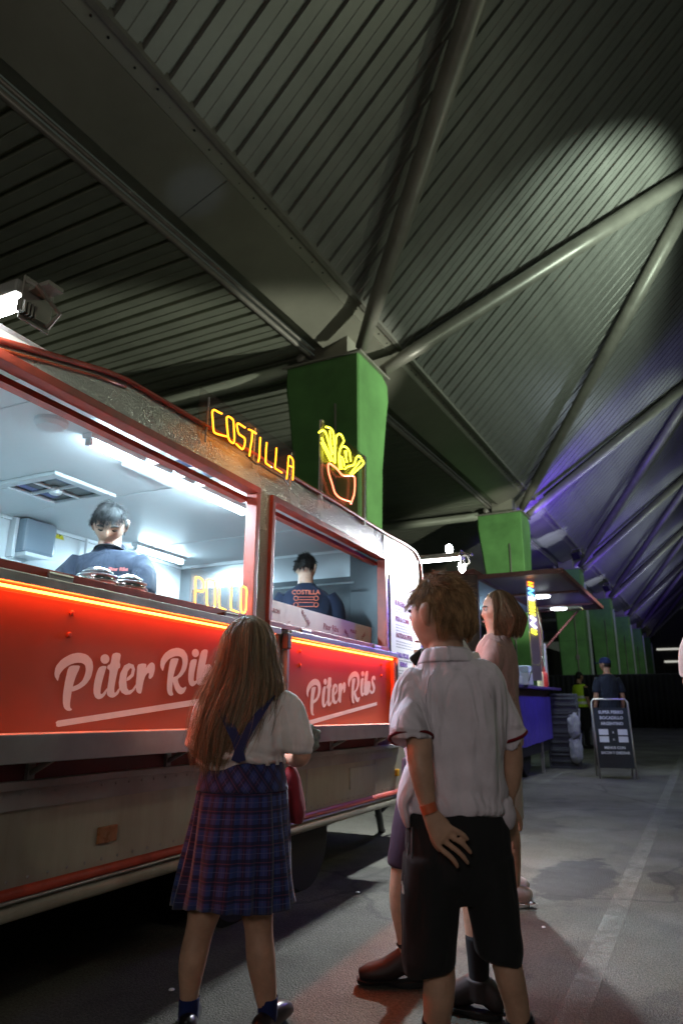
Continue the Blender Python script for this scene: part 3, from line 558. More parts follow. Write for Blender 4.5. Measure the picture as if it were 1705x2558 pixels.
for i in range(56):
    rv.lathe([(.006, 0), (.005, .002), (.002, .003)], (.0122, -1.15 + i * .072, .760), 6, M3=Matrix.Rotation(R_(90), 3, 'Y'))
    rv.lathe([(.006, 0), (.005, .002), (.002, .003)], (.0005, -1.10 + i * .082, .500), 6, M3=Matrix.Rotation(R_(90), 3, 'Y'))
rv.build('rivet', m_alup, T, kind='stuff')
MB().bb((.0005, 2.2, .55), (.006, 2.62, .68)).build('service_hatch', m_cream, T)
# menu board
board = MB().bb((.002, 2.945, .99), (.008, 3.62, 2.10)).build('menu_board', M('white_menu_print', (.78, .78, .75), .35), T)
m_mt = M('maroon_print', (.20, .02, .03), .5); m_mv = M('violet_print', (.20, .10, .42), .5); m_mg = M('grey_print', (.30, .30, .30), .5)
RT = (R_(90), 0, R_(90))
for tx, w_, sz, mm, uu in (('BURGERS', 1.862, .058, m_mt, 3.035), ('PITA & COMBI', 1.735, .052, m_mt, 3.045), ('HOTDOG PITER', 1.605, .055, m_mt, 3.05), ('PARA PICAR', 1.452, .052, m_mv, 3.06), ('BEBIDAS', 1.385, .046, m_mv, 3.125)):
    text('menu_lettering', tx, sz, mm, board, (.009, uu, w_), RT, ext=.0006, bold=.0015, sx=.95)
for w_, n_ in ((1.83, 2), (1.70, 3), (1.57, 3), (1.425, 1), (1.345, 4), (1.22, 4), (1.10, 4)):
    q = MB()
    for i in range(n_):
        uu = 3.05
        while uu < 3.36 + .1 * random.random():
            l = random.uniform(.02, .06); q.bb((.0082, uu, w_ - i * .022), (.0088, uu + l, w_ - i * .022 + .008)); uu += l + .012
    q.build('menu_small_print', m_mg, board)
# logo
LOGO_R = [[1.0287, 0.0165], [0.0019, 1.0326], [1.8556, -0.0461]]
flaps = [o for o in T.children if o.name.startswith('counter_flap')]; flaps.sort(key=lambda o: min(v.co.y for v in o.data.vertices))
for side, fl in enumerate(flaps):
    for j, (nm, pts) in enumerate(LOGO.items()):
        P = pts if side == 0 else [(a * LOGO_R[0][0] + b_ * LOGO_R[1][0] + LOGO_R[2][0], a * LOGO_R[0][1] + b_ * LOGO_R[1][1] + LOGO_R[2][1]) for a, b_ in pts]
        Q = []
        for i in range(len(P)):                       # corner rounding (one Chaikin pass)
            a, c = P[i], P[(i + 1) % len(P)]
            Q += [(a[0] * .8 + c[0] * .2, a[1] * .8 + c[1] * .2), (a[0] * .2 + c[0] * .8, a[1] * .2 + c[1] * .8)] if nm != 'e' else [a]
        MB().plate([Q], .0005, loopf(.0232 + .0006 * (j % 3))).build('logo_letter', m_logo, fl)
    if side == 0: u_ = [(-.258, .979), (-.262, .984), (-.254, .990), (.60, 1.0865), (.604, 1.072), (.60, 1.060), (-.248, .969), (-.258, .972)]
    else: u_ = [(1.594, .962), (1.594, .980), (2.614, 1.100), (2.616, 1.078), (1.606, .955)]
    MB().plate([u_], .0005, loopf(.0232)).build('logo_underline', m_logo, fl)
# stabiliser, wheels, tow bar
b = MB(); b.tube([(-.15, 3.0, .40), (-.42, 3.75, .06)], .028, 8); b.tube([(-.30, 3.35, .24), (-.22, 3.75, .40)], .016, 6); b.lathe([(.07, .0), (.07, .012), (.03, .03), (.03, .07)], (-.42, 3.76, .012), 12); b.build('stabiliser_leg', m_dark, T, smooth=True, angle=40)
b = MB(); b.tube([(-.15, -.6, .40), (-.30, -.75, .03)], .025, 8); b.build('stabiliser_leg', m_dark, T)
for uu in (1.15, 1.85):
    for vv in (-.20, -1.95):
        wl = MB().lathe([(.12, -.08), (.27, -.085), (.30, -.06), (.30, .06), (.27, .085), (.12, .08)], (vv, uu, .30), 24, M3=Matrix.Rotation(R_(90), 3, 'Y')).build('wheel', m_rubber, T, smooth=True, angle=40)
        MB().lathe([(.02, -.03), (.16, -.05), (.175, -.07), (.175, .07), (.16, .06), (.02, .05)], (vv, uu, .30), 18, M3=Matrix.Rotation(R_(90), 3, 'Y')).build('rim', m_alu, wl, smooth=True, angle=40)
b = MB(); b.tube([(-.7, 3.5, .42), (-1.08, 4.6, .42)], .04, 8); b.tube([(-1.5, 3.5, .42), (-1.08, 4.6, .42)], .04, 8); b.tube([(-1.08, 4.5, .42), (-1.08, 4.95, .45)], .045, 8); b.tube([(-1.08, 4.6, .03), (-1.08, 4.6, .5)], .025, 8); b.build('tow_bar', m_dark, T)
# ---- interior
vent = [[(-1.515, .55), (-1.515, .93), (-1.095, .93), (-1.095, .55)], [(-.555, .60), (-.555, .98), (-.245, .98), (-.245, .60)]]
MB().plate([[(-2.13, -1.2), (-2.13, 2.97), (-.04, 2.97), (-.04, -1.2)]] + vent, .02, lambda a, b_, c: Vector((a, b_, 2.33 - c))).build('ceiling', m_iwhite, T)
MB().bb((-2.125, -1.2, .50), (-2.10, 2.97, 2.329)).build('interior_back_wall', m_iwhite, T)
MB().bb((-2.099, 2.95, .50), (-.04, 2.97, 2.329)).build('interior_end_wall', m_inox, T)
MB().bb((-2.099, -1.2, .50), (-.04, -1.18, 2.329)).build('interior_end_wall', m_iwhite, T)
m_wtop = M('white_bounce_laminate', (.70, .72, .72), .35, var=(2, .05))  # light tone set on worktop and floor to bounce lamp light upward
MB().bb((-2.10, -1.18, .47), (-.04, 2.95, .499)).build('interior_floor', m_wtop, T)
MB().bb((-2.098, 1.9, 1.95), (-2.085, 2.949, 2.328)).build('steel_splashback', m_inox, T) if False else None
for a_, c_ in (((-2.098, -1.17, 2.30), (-2.08, 2.94, 2.328)), ((-2.07, 2.925, 2.30), (-.05, 2.948, 2.328))): MB().bb(a_, c_).build('cornice_strip', m_iwhite, T)
MB().bb((-1.16, 2.30, 2.09), (-.30, 2.924, 2.295)).build('extractor_hood', m_inox, T) if False else None
MB().bb((-1.20, 2.90, 2.09), (-.32, 2.923, 2.299)).build('extractor_hood', m_inox, T)
MB().bb((-.318, 2.88, 1.50), (-.05, 2.923, 2.298)).build('dark_cabinet', M('dark_inox', (.05, .055, .06), .35, .6, var=(2, .2)), T)
MB().bb((-1.9, 2.88, 1.52), (-.32, 2.923, 2.088)).build('dark_splashback', bpy.data.materials['dark_inox'], T)
MB().bb((-1.25, 2.35, 1.30), (-.05, 2.87, 1.50), bev=.01).build('grill', bpy.data.materials['dark_inox'], T)
MB().tube([(-1.2, 2.70, 2.0), (-.2, 2.70, 2.0)], .008, 6).build('utensil_rail', m_inox, T)
MB().bb((-.62, -1.17, 1.38), (-.05, 2.34, 1.42)).build('worktop', m_wtop, T); MB().bb((-2.09, -1.17, 1.38), (-1.55, 2.8, 1.42)).build('worktop', m_wtop, T)
for hole in vent:
    a0, b0, a1, b1 = hole[0][0], hole[0][1], hole[2][0], hole[2][1]
    vt = MB(); d = .05
    for (p, q) in (((a0 - d, b0 - d), (a1 + d, b0 + .012)), ((a0 - d, b1 - .012), (a1 + d, b1 + d)), ((a0 - d, b0 + .0121), (a0 + .012, b1 - .0121)), ((a1 - .012, b0 + .0121), (a1 + d, b1 - .0121))): vt.bb((p[0], p[1], 2.305), (q[0], q[1], 2.3285), bev=.006)
    vf = vt.build('roof_vent', m_iwhite, T)
    q = MB(); q.bb((a0, b0, 2.331), (a1, b1, 2.36)); q.build('vent_mesh', m_dark, vf)
    q = MB(); q.tube([(a0, (b0 + b1) / 2, 2.325), (a1, (b0 + b1) / 2, 2.325)], .012, 6); q.tube([((a0 + a1) / 2, b0, 2.322), ((a0 + a1) / 2, b1, 2.322)], .012, 6); q.lathe([(.03, 2.29), (.04, 2.30), (.04, 2.33)], ((a0 + a1) / 2, (b0 + b1) / 2, 0), 12); q.build('vent_crank', m_iwhite, vf)
    if 'blue_vent' not in bpy.data.materials: M('blue_vent', (.02, .03, .12), .4)
    for c0, c1 in ((a0 + .03, a0 + .09), (a1 - .08, a1 - .04)): MB().bb((c0, b0 + .05, 2.3295), (c1, b1 - .05, 2.3305)).build('vent_blade', bpy.data.materials['blue_vent'], vf)
for uu in (-.2, 1.02, 2.2): MB().bb((-2.12, uu, 2.325), (-.05, uu + .03, 2.3288)).build('ceiling_batten', m_iwhite, T)
for uu in (.0, .98, 1.96): MB().bb((-2.0995, uu, 1.43), (-2.094, uu + .035, 2.299)).build('wall_batten', m_iwhite, T)
MB().bb((-2.098, .2, 1.60), (-1.95, 1.0, 1.62)).build('wall_shelf', m_inox, T)
MB().tube([(-2.07, 1.75, 2.32), (-2.07, 1.75, 1.45)], .012, 8).build('wall_pipe', m_iwhite, T)
MB().lathe([(.075, 2.329), (.075, 2.312), (.06, 2.296), (.058, 2.294)], (-.515, -.007, 0), 24).build('smoke_detector', m_iwhite, T, smooth=True, angle=40)
MB().lathe([(.02, 2.329), (.02, 2.29), (.03, 2.285), (.03, 2.26), (.01, 2.25)], (-.35, 1.55, 0), 12).build('ceiling_sensor', m_iwhite, T, smooth=True, angle=40)
for (v_, u0, u1, pw) in ((-.47, .20, 1.53, 115), (-1.83, 2.05, 2.62, 50), (-1.83, -1.1, -.3, 115)):
    MB().bb((v_ - .03, u0 - .03, 2.302), (v_ + .03, u1 + .03, 2.3285), bev=.004).build('tube_fitting', m_iwhite, T)
    MB().tube([(v_, u0, 2.284), (v_, u1, 2.284)], .0165, 10).build('light_tube', m_tube, T, smooth=True)
    MB().bb((v_ - .016, u0 - .02, 2.268), (v_ + .016, u0 - .001, 2.301)).bb((v_ - .016, u1 + .001, 2.268), (v_ + .016, u1 + .02, 2.301)).build('tube_holder', m_iwhite, T)
    l_ = bpy.data.objects.new('tube_lamp', lamp_data('AREA', 'tube_lamp', pw, (.56, .83, 1.0), shape='RECTANGLE', size=.03, size_y=u1 - u0)); COL.objects.link(l_); l_.parent = T; l_.location = (v_, (u0 + u1) / 2, 2.262)
# towel dispenser, sign, boxes
tr = lambda nm, v, u, w_, **k: empty(nm, mat=TMat(v, u, w_), **k)
d = tr('towel_dispenser', -2.10, 1.24, 2.02, label='grey paper towel dispenser on the white back wall inside the truck', cat='dispenser')
b = MB(); b.bb((.0, -.14, .06), (.13, .13, .30), bev=.02); b.build('cabinet', M('grey_plastic', (.22, .27, .32), .35), d)
MB().bb((.0, -.17, .02), (.06, -.141, .30), bev=.006).build('side_cover', m_iwhite, d)
MB().bb((.02, -.12, .03), (.135, .12, .062), bev=.01).build('paper_slot', m_iwhite, d)
bs = tr('hand_basin', -2.09, 1.33, 1.99, label='white oval hand basin under the paper towel dispenser', cat='basin')
b = MB(); b.lathe([(.02, -.10), (.12, -.07), (.19, .0), (.195, .02), (.17, .02), (.10, -.05)], (.16, 0, 0), 24); b.build('bowl', m_iwhite, bs, smooth=True, angle=50)
b = MB(); b.lathe([(.018, 0), (.018, .004)], (.2, -.03, -.098), 12); b.build('drain', m_dark, bs)
ws = tr('warning_sign', -2.098, 1.506, 2.267, label='small yellow triangular electricity warning sign on the back wall inside the truck', cat='sign')
MB().plate([[(-.045, 0), (.045, 0), (0, .08)]], .002, lambda a, b_, c: Vector((.003 + c, a, b_))).build('plate', M('yellow_sign', (.75, .65, .02), .4), ws)
MB().plate([[(.004, .054), (-.012, .028), (-.002, .028), (-.006, .010), (.012, .034), (.002, .034)]], .001, lambda a, b_, c: Vector((.0045 + c, a, b_))).build('bolt_symbol', m_dark, ws)
# display card in the second hatch
cardm = M('printed_white_card', (.72, .70, .66), .5, var=(9, .06)); dc = tr('display_card', -.085, 1.17, 1.51, label='long white printed card standing on the sill of the far hatch', cat='display card')
MB().bb((-.006, .0, .0), (.0, 1.60, .142)).build('card', cardm, dc)
m_pr = M('red_print', (.32, .05, .05), .5)
for tx, u_, w_, sz, rot in (('CHICHARRON', .0, .075, .036, -.02), ('BURGER', .50, .115, .034, -.62), ('Piter Ribs', .80, .045, .058, .0), ('BBQ', 1.12, .06, .034, -.5), ('POLLO', 1.22, .065, .034, .02), ('CHILI', 1.42, .03, .034, .6)):
    text('print', tx, sz, m_pr, dc, (.001, u_, w_), (R_(90), 0 - rot, R_(90)), ext=.0004, bold=.0006)
for x_ in (.3, .52, .9, 1.15, 1.3):
    q = MB()
    for k in range(5): q.bb((.0004, x_ + random.uniform(-.05, .1), .02 + random.random() * .1), (.0009, x_ + random.uniform(.1, .14), .024 + random.random() * .1)) if False else q.bb((.0004, x_ + k * .012, .012 + k * .006), (.0009, x_ + k * .012 + .008, .017 + k * .006))
    q.build('print_mark', m_pr, dc)
# red crates and white box inside near POLLO
cr = tr('red_crate', -1.45, 2.45, 1.42, label='dark red slatted crate stacked on the worktop behind the POLLO neon', cat='crate')
m_cr = M('maroon_plastic', (.13, .015, .012), .4)
for i in range(6):
    hh = .06 + .035 * i
    for z_ in range(int(hh / .03)): MB().bb((-.2 + .05 * i, -.18, z_ * .03 + .002), (-.152 + .05 * i, .18, z_ * .03 + .026)).build('slat', m_cr, cr)
wb = tr('white_box', -.33, .86, 1.42, label='white takeaway box on the worktop behind the POLLO neon', cat='box')
MB().bb((-.08, -.14, 0), (.08, .14, .10), bev=.006).build('tray', cardm, wb); MB().bb((-.085, -.145, .1002), (.085, .145, .12), bev=.006).build('lid', cardm, wb)
# ---- neon signs
def smooth_path(p, n=4):
    P = [np.array(q) for q in p]; out = []
    for i in range(len(P) - 1):
        p0, p1, p2, p3 = P[max(i - 1, 0)], P[i], P[i + 1], P[min(i + 2, len(P) - 1)]
        for t in np.linspace(0, 1, n, endpoint=False): out.append(.5 * (2 * p1 + (p2 - p0) * t + (2 * p0 - 5 * p1 + 4 * p2 - p3) * t * t + (3 * p1 - p0 - 3 * p2 + p3) * t ** 3))
    return out + [P[-1]]
def neon(root, paths, v, r, mat, name, u0, w0):
    for p in paths: MB().tube([(v, q[0] - u0, q[1] - w0) for q in smooth_path(p)], r, 8).build(name, mat, root, smooth=True)
n1 = tr('neon_sign', .0, .45, 2.40, label='orange neon sign spelling COSTILLA on the roof edge', cat='neon sign')
neon(n1, COSTILLA, .05, .0046, m_neonor, 'neon_letter', .45, 2.40)
MB().bb((.022, -.06, -.06), (.026, .90, .17)).build('backing_panel', m_acry, n1); 
for u_ in (.02, .45, .86): MB().tube([(.015, u_, -.09), (.018, u_, .15)], .006, 6).build('support_rod', m_alu, n1)
q = MB(); q.tube([(.03, .36, -.045), (.04, .44, -.07), (.03, .50, -.05), (.035, .62, -.06), (.03, .75, -.05), (.03, .82, -.075)], .005, 6); q.build('cable', m_dark, n1, smooth=True)
l_ = bpy.data.objects.new('neon_glow', lamp_data('AREA', 'neon_glow', .7, (1, .38, .04), shape='RECTANGLE', size=.8, size_y=.12)); COL.objects.link(l_); l_.parent = n1; l_.location = (.09, .42, .04); l_.rotation_euler = (0, R_(60), 0)
n2 = tr('neon_sign', .0, 1.7, 2.40, label='neon sign of yellow chips in a red bowl between two posts', cat='neon sign')
neon(n2, FRIES, .05, .0062, m_neonye, 'neon_chip', 1.7, 2.40); neon(n2, BOWL, .05, .0058, m_neonpk, 'neon_bowl', 1.7, 2.40)
for u_, w0, w1 in ((.017, 0, .53), (.72, 0, .52)): MB().bb((.0, u_ - .014, -.03), (.02, u_ + .014, w1)).build('post', m_iwhite, n2)
MB().bb((.022, -.03, .02), (.026, .74, .51)).build('backing_panel', M('smoked_yellow_acrylic', (.10, .085, .02), .2, alpha=.35), n2)
n3 = tr('neon_sign', .0, .47, 1.506, label='amber neon sign spelling POLLO standing in the near hatch', cat='neon sign')
neon(n3, POLLO, .0, .0036, m_neonpo, 'neon_letter', .47, 1.506)
MB().bb((-.012, -.01, .0), (-.008, .47, .17)).build('backing_panel', M('clear_acrylic', (.9, .9, .9), .1, alpha=.10), n3)
# ---- LED bars
def led_bar(v0, v1, u, w_, label, pw, tgt, lx):
    e = tr('led_light_bar', v0, u, w_, label=label, cat='light fixture'); L_ = v1 - v0
    MB().bb((0, -.045, .0), (L_, .045, .05), bev=.01).build('housing', m_alu, e)
    MB().bb((.01, -.034, -.012), (L_ - .012, .034, -.0005)).build('diffuser', M('led_diffuser', (1, 1, 1), .4, emit=((.93, .98, 1.0), 30)) if 'led_diffuser' not in bpy.data.materials else bpy.data.materials['led_diffuser'], e)
    y = MB(); y.bb((L_, -.06, -.09), (L_ + .008, .06, .07), bev=.002); y.tube([(L_ + .01, -.05, .05), (L_ + .06, -.05, .02), (L_ + .06, .05, -.03), (L_ + .01, .05, -.07)], .008, 6); y.bb((L_ + .008, -.04, .02), (L_ + .10, .02, .035)); y.v = [(v[0], v[1] + .035, v[2]) for v in y.v]; y.build('end_bracket', m_steel, e)
    for k in range(5): MB().bb((L_ + .009, -.04 + k * .014, -.075), (L_ + .03, -.034 + k * .014, -.03)).build('cooling_fin', m_steel, e)
    MB().tube([(.0, 0, .03), (-.25, 0, .02), (-.45, 0, -.03)], .016, 8).build('arm', m_alu, e, smooth=True)
    l_ = bpy.data.objects.new('led_lamp', lamp_data('AREA', 'led_lamp', pw, (.93, .98, 1.0), shape='RECTANGLE', size=.16, size_y=.06)); COL.objects.link(l_); l_.parent = e
    l_.location = (lx, 0, -.02); dd = Vector(tgt) - Vector((v0 + lx, u, w_)); l_.rotation_euler = dd.to_track_quat('-Z', 'Y').to_euler(); return e
led_bar(-.50, .20, -.755, 2.335, 'LED light bar on an arm over the rear roof corner of the truck', 20, (.0, -.1, 1.95), .17)
e2 = led_bar(-.40, .27, 4.10, 2.44, 'LED light bar on an arm beyond the front of the truck', 210, (.0, 3.2, 1.7), .60)
m_bulb = M('led_bulb', (1, 1, 1), .4, emit=((.95, 1, 1), 60))
for dv, dw, nm in ((.55, .09, 'upper'), (.67, -.09, 'lower')):
    bl = empty('flood_bulb', mat=TMat(-.40 + dv, 4.12, 2.44 + dw), label=f'{nm} of the two glaring bulbs at the tip of the far light bar', cat='light bulb')
    MB().lathe([(.012, -.05), (.03, -.02), (.036, .01), (.028, .04), (.008, .055)], (0, 0, 0), 14).build('bulb', m_bulb, bl, smooth=True)
    MB().bb((-.012, .03, -.02), (.012, .05, .02)).build('clip', m_steel, bl)
# jars
m_glass = M('clear_glass', (.95, .97, 1), .06, 0, trans=.85, spec=.7); m_foil = M('crumpled_foil', (.75, .78, .82), .12, 1.0, bump=(35, .5))
for (u_, nm) in ((-.005, 'left of the two'), (.172, 'right of the two')):
    j = tr('serving_tray', -.12, u_, 1.505, label=f'shiny foil covered tray on the near hatch sill, {nm} before the server', cat='tray')
    q = MB()
    q.lathe([(.05, .0), (.078, .012), (.083, .034), (.076, .05), (.06, .062), (.052, .076), (.038, .085), (.01, .087)], (0, 0, 0), 22); q.build('foil_cover', m_foil, j, smooth=True)
    for z_, r_ in ((.026, .084), (.05, .078), (.066, .059)): MB().tube([(r_ * math.cos(a), r_ * math.sin(a), z_) for a in np.linspace(0, 2 * PI, 25)[:-1]], .005, 6, closed=True).build('foil_rim', m_inox, j, smooth=True)
# ------------------------------------------------------------------ second food stall
ST = empty('food_stall', (-2.35, 8.4, 0), label='open purple lit food stall with a raised dark red hatch, behind the woman', cat='food stall')
m_hatch = M('dark_red_hatch', (.14, .045, .04), .4, var=(3, .25)); m_under = M('hatch_underside', (.20, .17, .17), .45, var=(2, .15)); m_purple = M('violet_cloth', (.10, .07, .40), .7, var=(6, .15), bump=(60, .2))
m_sblue = M('pale_blue_lining', (.60, .72, .76), .5)
b = MB(); b.bb((-.03, 0, 2.56), (1.0, 3.75, 2.575)); b.build('hatch', m_under, ST)
for a_, c_ in (((-.04, -.03, 2.545), (1.02, .03, 2.60)), ((-.04, 3.72, 2.545), (1.02, 3.78, 2.60)), ((-.04, .031, 2.545), (.02, 3.719, 2.60)), ((.96, .031, 2.545), (1.02, 3.719, 2.60)), ((.021, 1.55, 2.535), (.959, 1.60, 2.559)), ((.021, 3.0, 2.535), (.959, 3.05, 2.559))): MB().bb(a_, c_).build('hatch_rail', m_hatch, ST)
MB().bb((.55, 3.1, 2.50), (.75, 3.4, 2.556), bev=.02).build('junction_box', M('olive_box', (.35, .36, .16), .5), ST)
for x_, y_ in ((.40, 1.75), (.38, 3.25)):
    f = MB().lathe([(.14, 2.556), (.14, 2.535), (.13, 2.53)], (x_, y_, 0), 24).build('ceiling_lamp', m_iwhite, ST, smooth=True, angle=40)
    MB().lathe([(.125, 2.529), (.125, 2.520)], (x_, y_, 0), 24).build('lamp_lens', M('round_led', (1, 1, 1), .4, emit=((.88, .97, 1), 24)) if 'round_led' not in bpy.data.materials else bpy.data.materials['round_led'], f)
    MB().tube([(-.02, y_ - .1, 2.54), (x_ - .13, y_ - .05, 2.545)], .012, 6).build('conduit', m_alu, ST)
    l_ = bpy.data.objects.new('stall_lamp', lamp_data('AREA', 'stall_lamp', 9, (.88, .97, 1.0), shape='DISK', size=.22)); COL.objects.link(l_); l_.parent = ST; l_.location = (x_, y_, 2.51)
# body: near end wall, roof, posts, lining
MB().bb((-2.2, -.06, .45), (-.02, .0, 2.60)).build('end_wall', M('dark_brown_panel', (.06, .035, .03), .6, var=(1.5, .3)), ST)
MB().bb((-2.25, -.08, 2.605), (-.045, 3.8, 2.67)).build('roof_panel', m_hatch, ST); MB().bb((-2.18, .001, 2.55), (-.05, 3.7, 2.60)).build('ceiling_lining', m_sblue, ST)
MB().bb((-2.2, .001, 2.2), (-2.17, 3.7, 2.549)).build('back_header', m_hatch, ST); MB().bb((-2.165, .3, 2.25), (-2.15, 3.4, 2.4)).build('lining_strip', m_sblue, ST)
MB().tube([(-1.0, 1.0, 2.50), (-1.0, 2.8, 2.50)], .03, 8).build('light_tube', m_tube, ST)
l_ = bpy.data.objects.new('stall_tube_lamp', lamp_data('AREA', 'stall_tube_lamp', 14, (.85, .95, 1.0), shape='RECTANGLE', size=.1, size_y=1.8)); COL.objects.link(l_); l_.parent = ST; l_.location = (-1.0, 1.9, 2.44)
for x_, y_ in ((-.05, 3.70), (-2.15, 3.7)): MB().bb((x_ - .04, y_ - .05, .42), (x_ + .04, y_ + .05, 2.545)).build('post', m_hatch, ST)
MB().tube([(.62, 3.76, 2.55), (.0, 3.72, 1.9)], .018, 8).build('hatch_strut', m_hatch, ST)
MB().tube([(.03, 3.62, 1.3), (.03, 3.62, 2.0)], .03, 8).build('gas_spring', m_alu, ST)
# counter and front
MB().bb((-.35, .4, 1.235), (.16, 4.15, 1.275), bev=.006).build('counter', M('violet_counter', (.10, .06, .22), .35), ST)
MB().bb((-.04, .5, 1.13), (.02, 3.75, 1.234)).build('counter_apron', m_hatch, ST)
b = MB(); n = 60
vs = []; 
for i in range(n + 1):
    y_ = .5 + 3.2 * i / n
    for z_, a in ((1.13, .004), (.8, .010), (.42 + .05 * i / n, .016)): vs.append((.035 + a * math.sin(i * 1.15) + .01 * math.sin(i * .33), y_, z_))
b.add(vs, [(i * 3 + j, (i + 1) * 3 + j, (i + 1) * 3 + j + 1, i * 3 + j + 1) for i in range(n) for j in range(2)]); b.build('front_cloth', m_purple, ST, smooth=True)
MB().bb((-2.1, .0, .30), (.0, 3.72, .46)).build('chassis', m_dark, ST)
for y_ in (1.3, 2.2): MB().lathe([(.12, -.08), (.29, -.08), (.31, -.05), (.31, .05), (.29, .08), (.12, .08)], (-.15, y_, .31), 20, M3=Matrix.Rotation(R_(90), 3, 'Y')).build('wheel', m_rubber, ST, smooth=True, angle=40)
MB().bb((-.02, 2.95, .0), (.02, 3.0, .45)).build('stand_leg', m_alu, ST)
# neon strip sign hanging at the near edge of the hatch
ns = empty('neon_sign', (-1.80, 8.75, 0), R_(20), label='narrow vertical neon sign in yellow, white and blue hanging from the stall hatch', cat='neon sign')
MB().bb((-.055, .0, 1.30), (.055, .012, 2.54)).build('panel', M('sign_panel', (.30, .26, .50), .3), ns)
zz = 2.52
for h_, mm in ((.06, m_neonor), (.10, 'c'), (.03, 'w'), (.04, m_neonye), (.03, m_neonye), (.07, m_neonye), (.14, 'w'), (.06, m_neonye)):
    if mm == 'c': mm = M('cyan_neon', (.2, .8, 1), .3, emit=((.16, .75, .95), 4))
    if mm == 'w': mm = M('white_neon', (1, 1, 1), .3, emit=((1, 1, .85), 8)) if 'white_neon' not in bpy.data.materials else bpy.data.materials['white_neon']
    q = MB(); q.tube([(-.03, -.012, zz), (.03, -.012, zz - h_ * .3), (-.03, -.012, zz - h_ * .6), (.03, -.012, zz - h_)], .011, 8); q.build('neon_figure', mm, ns, smooth=True); zz -= h_ + .018
q = MB(); q.tube([(.06, .0, 2.2), (.10, .0, 1.9), (.09, 0, 1.6), (.03, 0, 1.48), (-.05, 0, 1.5), (-.06, 0, 1.9)], .008, 6); q.tube([(.02, 0, 1.5), (-.06, .05, 1.42), (-.09, .1, 1.30)], .008, 6); q.build('cable', m_alu, ns, smooth=True)
# things on the counter
def bottle(x, y, mat, label):
    e = empty('sauce_bottle', (x, y, 1.276), label=label, cat='bottle', group='squeeze bottles on the stall counter')
    MB().lathe([(.045, 0), (.05, .02), (.05, .19), (.04, .22), (.02, .235)], (0, 0, 0), 16).build('body', mat, e, smooth=True, angle=40)
    MB().lathe([(.022, .236), (.022, .25), (.007, .31), (.004, .32)], (0, 0, 0), 10).build('nozzle', mat, e, smooth=True)
bottle(-2.24, 11.1, M('mustard_plastic', (.80, .74, .36), .4), 'pale yellow squeeze bottle on the violet stall counter')
bottle(-2.24, 11.45, M('ketchup_plastic', (.60, .05, .03), .4), 'red squeeze bottle on the violet stall counter')
for (x, y, s, label) in ((-2.26, 9.25, (.22, .50, .17), 'wide white napkin box on the violet stall counter'), (-2.22, 9.85, (.22, .26, .26), 'tall white napkin dispenser on the violet stall counter')):
    e = empty('napkin_box', (x, y, 1.276), label=label, cat='napkin box'); MB().bb((-s[0] / 2, -s[1] / 2, 0), (s[0] / 2, s[1] / 2, s[2] * .62), bev=.01).build('case', m_iwhite, e)
    MB().bb((-s[0] / 2 + .01, -s[1] / 2 + .01, s[2] * .62 + .001), (s[0] / 2 - .01, s[1] / 2 - .01, s[2]), bev=.02).build('cover', m_sblue, e)
# crates stacked at the end of the stall
m_cg = M('dark_grey_crate', (.035, .04, .045), .55); m_bag = M('white_bag', (.24, .26, .27), .6, bump=(30, .3))
m_blk0 = M('dark_contents', (.02, .022, .026), .7, var=(9, .4))
def crate(x, y, z, label):
    e = empty('plastic_crate', (x, y, z), R_(8), label=label, cat='crate', group='dark crates stacked at the end of the stall')
    w_, d_, h_ = .46, .44, .29
    for zz in (.0, .1, .2, .26): 
        for (a_, c_) in (((-w_ / 2, -d_ / 2, zz), (w_ / 2, -d_ / 2 + .015, zz + .03)), ((-w_ / 2, d_ / 2 - .015, zz), (w_ / 2, d_ / 2, zz + .03)), ((-w_ / 2, -d_ / 2 + .016, zz), (-w_ / 2 + .015, d_ / 2 - .016, zz + .03)), ((w_ / 2 - .015, -d_ / 2 + .016, zz), (w_ / 2, d_ / 2 - .016, zz + .03))): MB().bb(a_, c_).build('rim' if zz == .26 else 'slat', m_cg, e)
    MB().bb((-w_ / 2 + .016, -d_ / 2 + .016, .03), (w_ / 2 - .016, d_ / 2 - .016, .275)).build('contents', m_blk0, e)
    for sx in (-1, 1):
        for sy in (-1, 1): MB().bb((sx * (w_ / 2 + .002) - .012, sy * (d_ / 2 + .002) - .012, 0), (sx * (w_ / 2 + .002) + .012, sy * (d_ / 2 + .002) + .012, .285)).build('corner_post', m_cg, e)
    return e
for i, (lab) in enumerate(('bottom dark crate of the stack at the stall end, on the ground', 'second dark crate from the ground in the stall end stack', 'third dark crate from the ground in the stall end stack', 'topmost dark crate of the stack at the stall end')): crate(-2.18 + .01 * i, 12.35, .005 + i * .295, lab)
for z_, s_, lab in ((.32, .20, 'white plastic bag hanging out of the lower crate at the stall end'), (.70, .17, 'white plastic bag stuffed in the upper crate at the stall end')):
    q = MB(); q.loft([(-1.99, 12.16, z_ - .22, .03, .03), (-1.97, 12.15, z_ - .15, .085, .05), (-1.965, 12.16, z_ - .02, .095, .055), (-1.975, 12.18, z_ + .09, .10, .05), (-1.99, 12.20, z_ + .16, .13, .035), (-2.0, 12.2, z_ + .19, .15, .02)], seg=18)
    tag(link('plastic_bag', remesh(q, 'plastic_bag', m_bag, .010, 1, fold(16, 3, .012, z_, 30, .008))), lab, 'bag')
vl = bpy.data.objects.new('violet_stall_light', lamp_data('AREA', 'violet_stall_light', 9, (.20, .12, 1.0), shape='RECTANGLE', size=.3, size_y=1.2)); COL.objects.link(vl); vl.location = (-1.2, 8.3, 2.35); aim(vl, (-1.6, 3.0, .9))
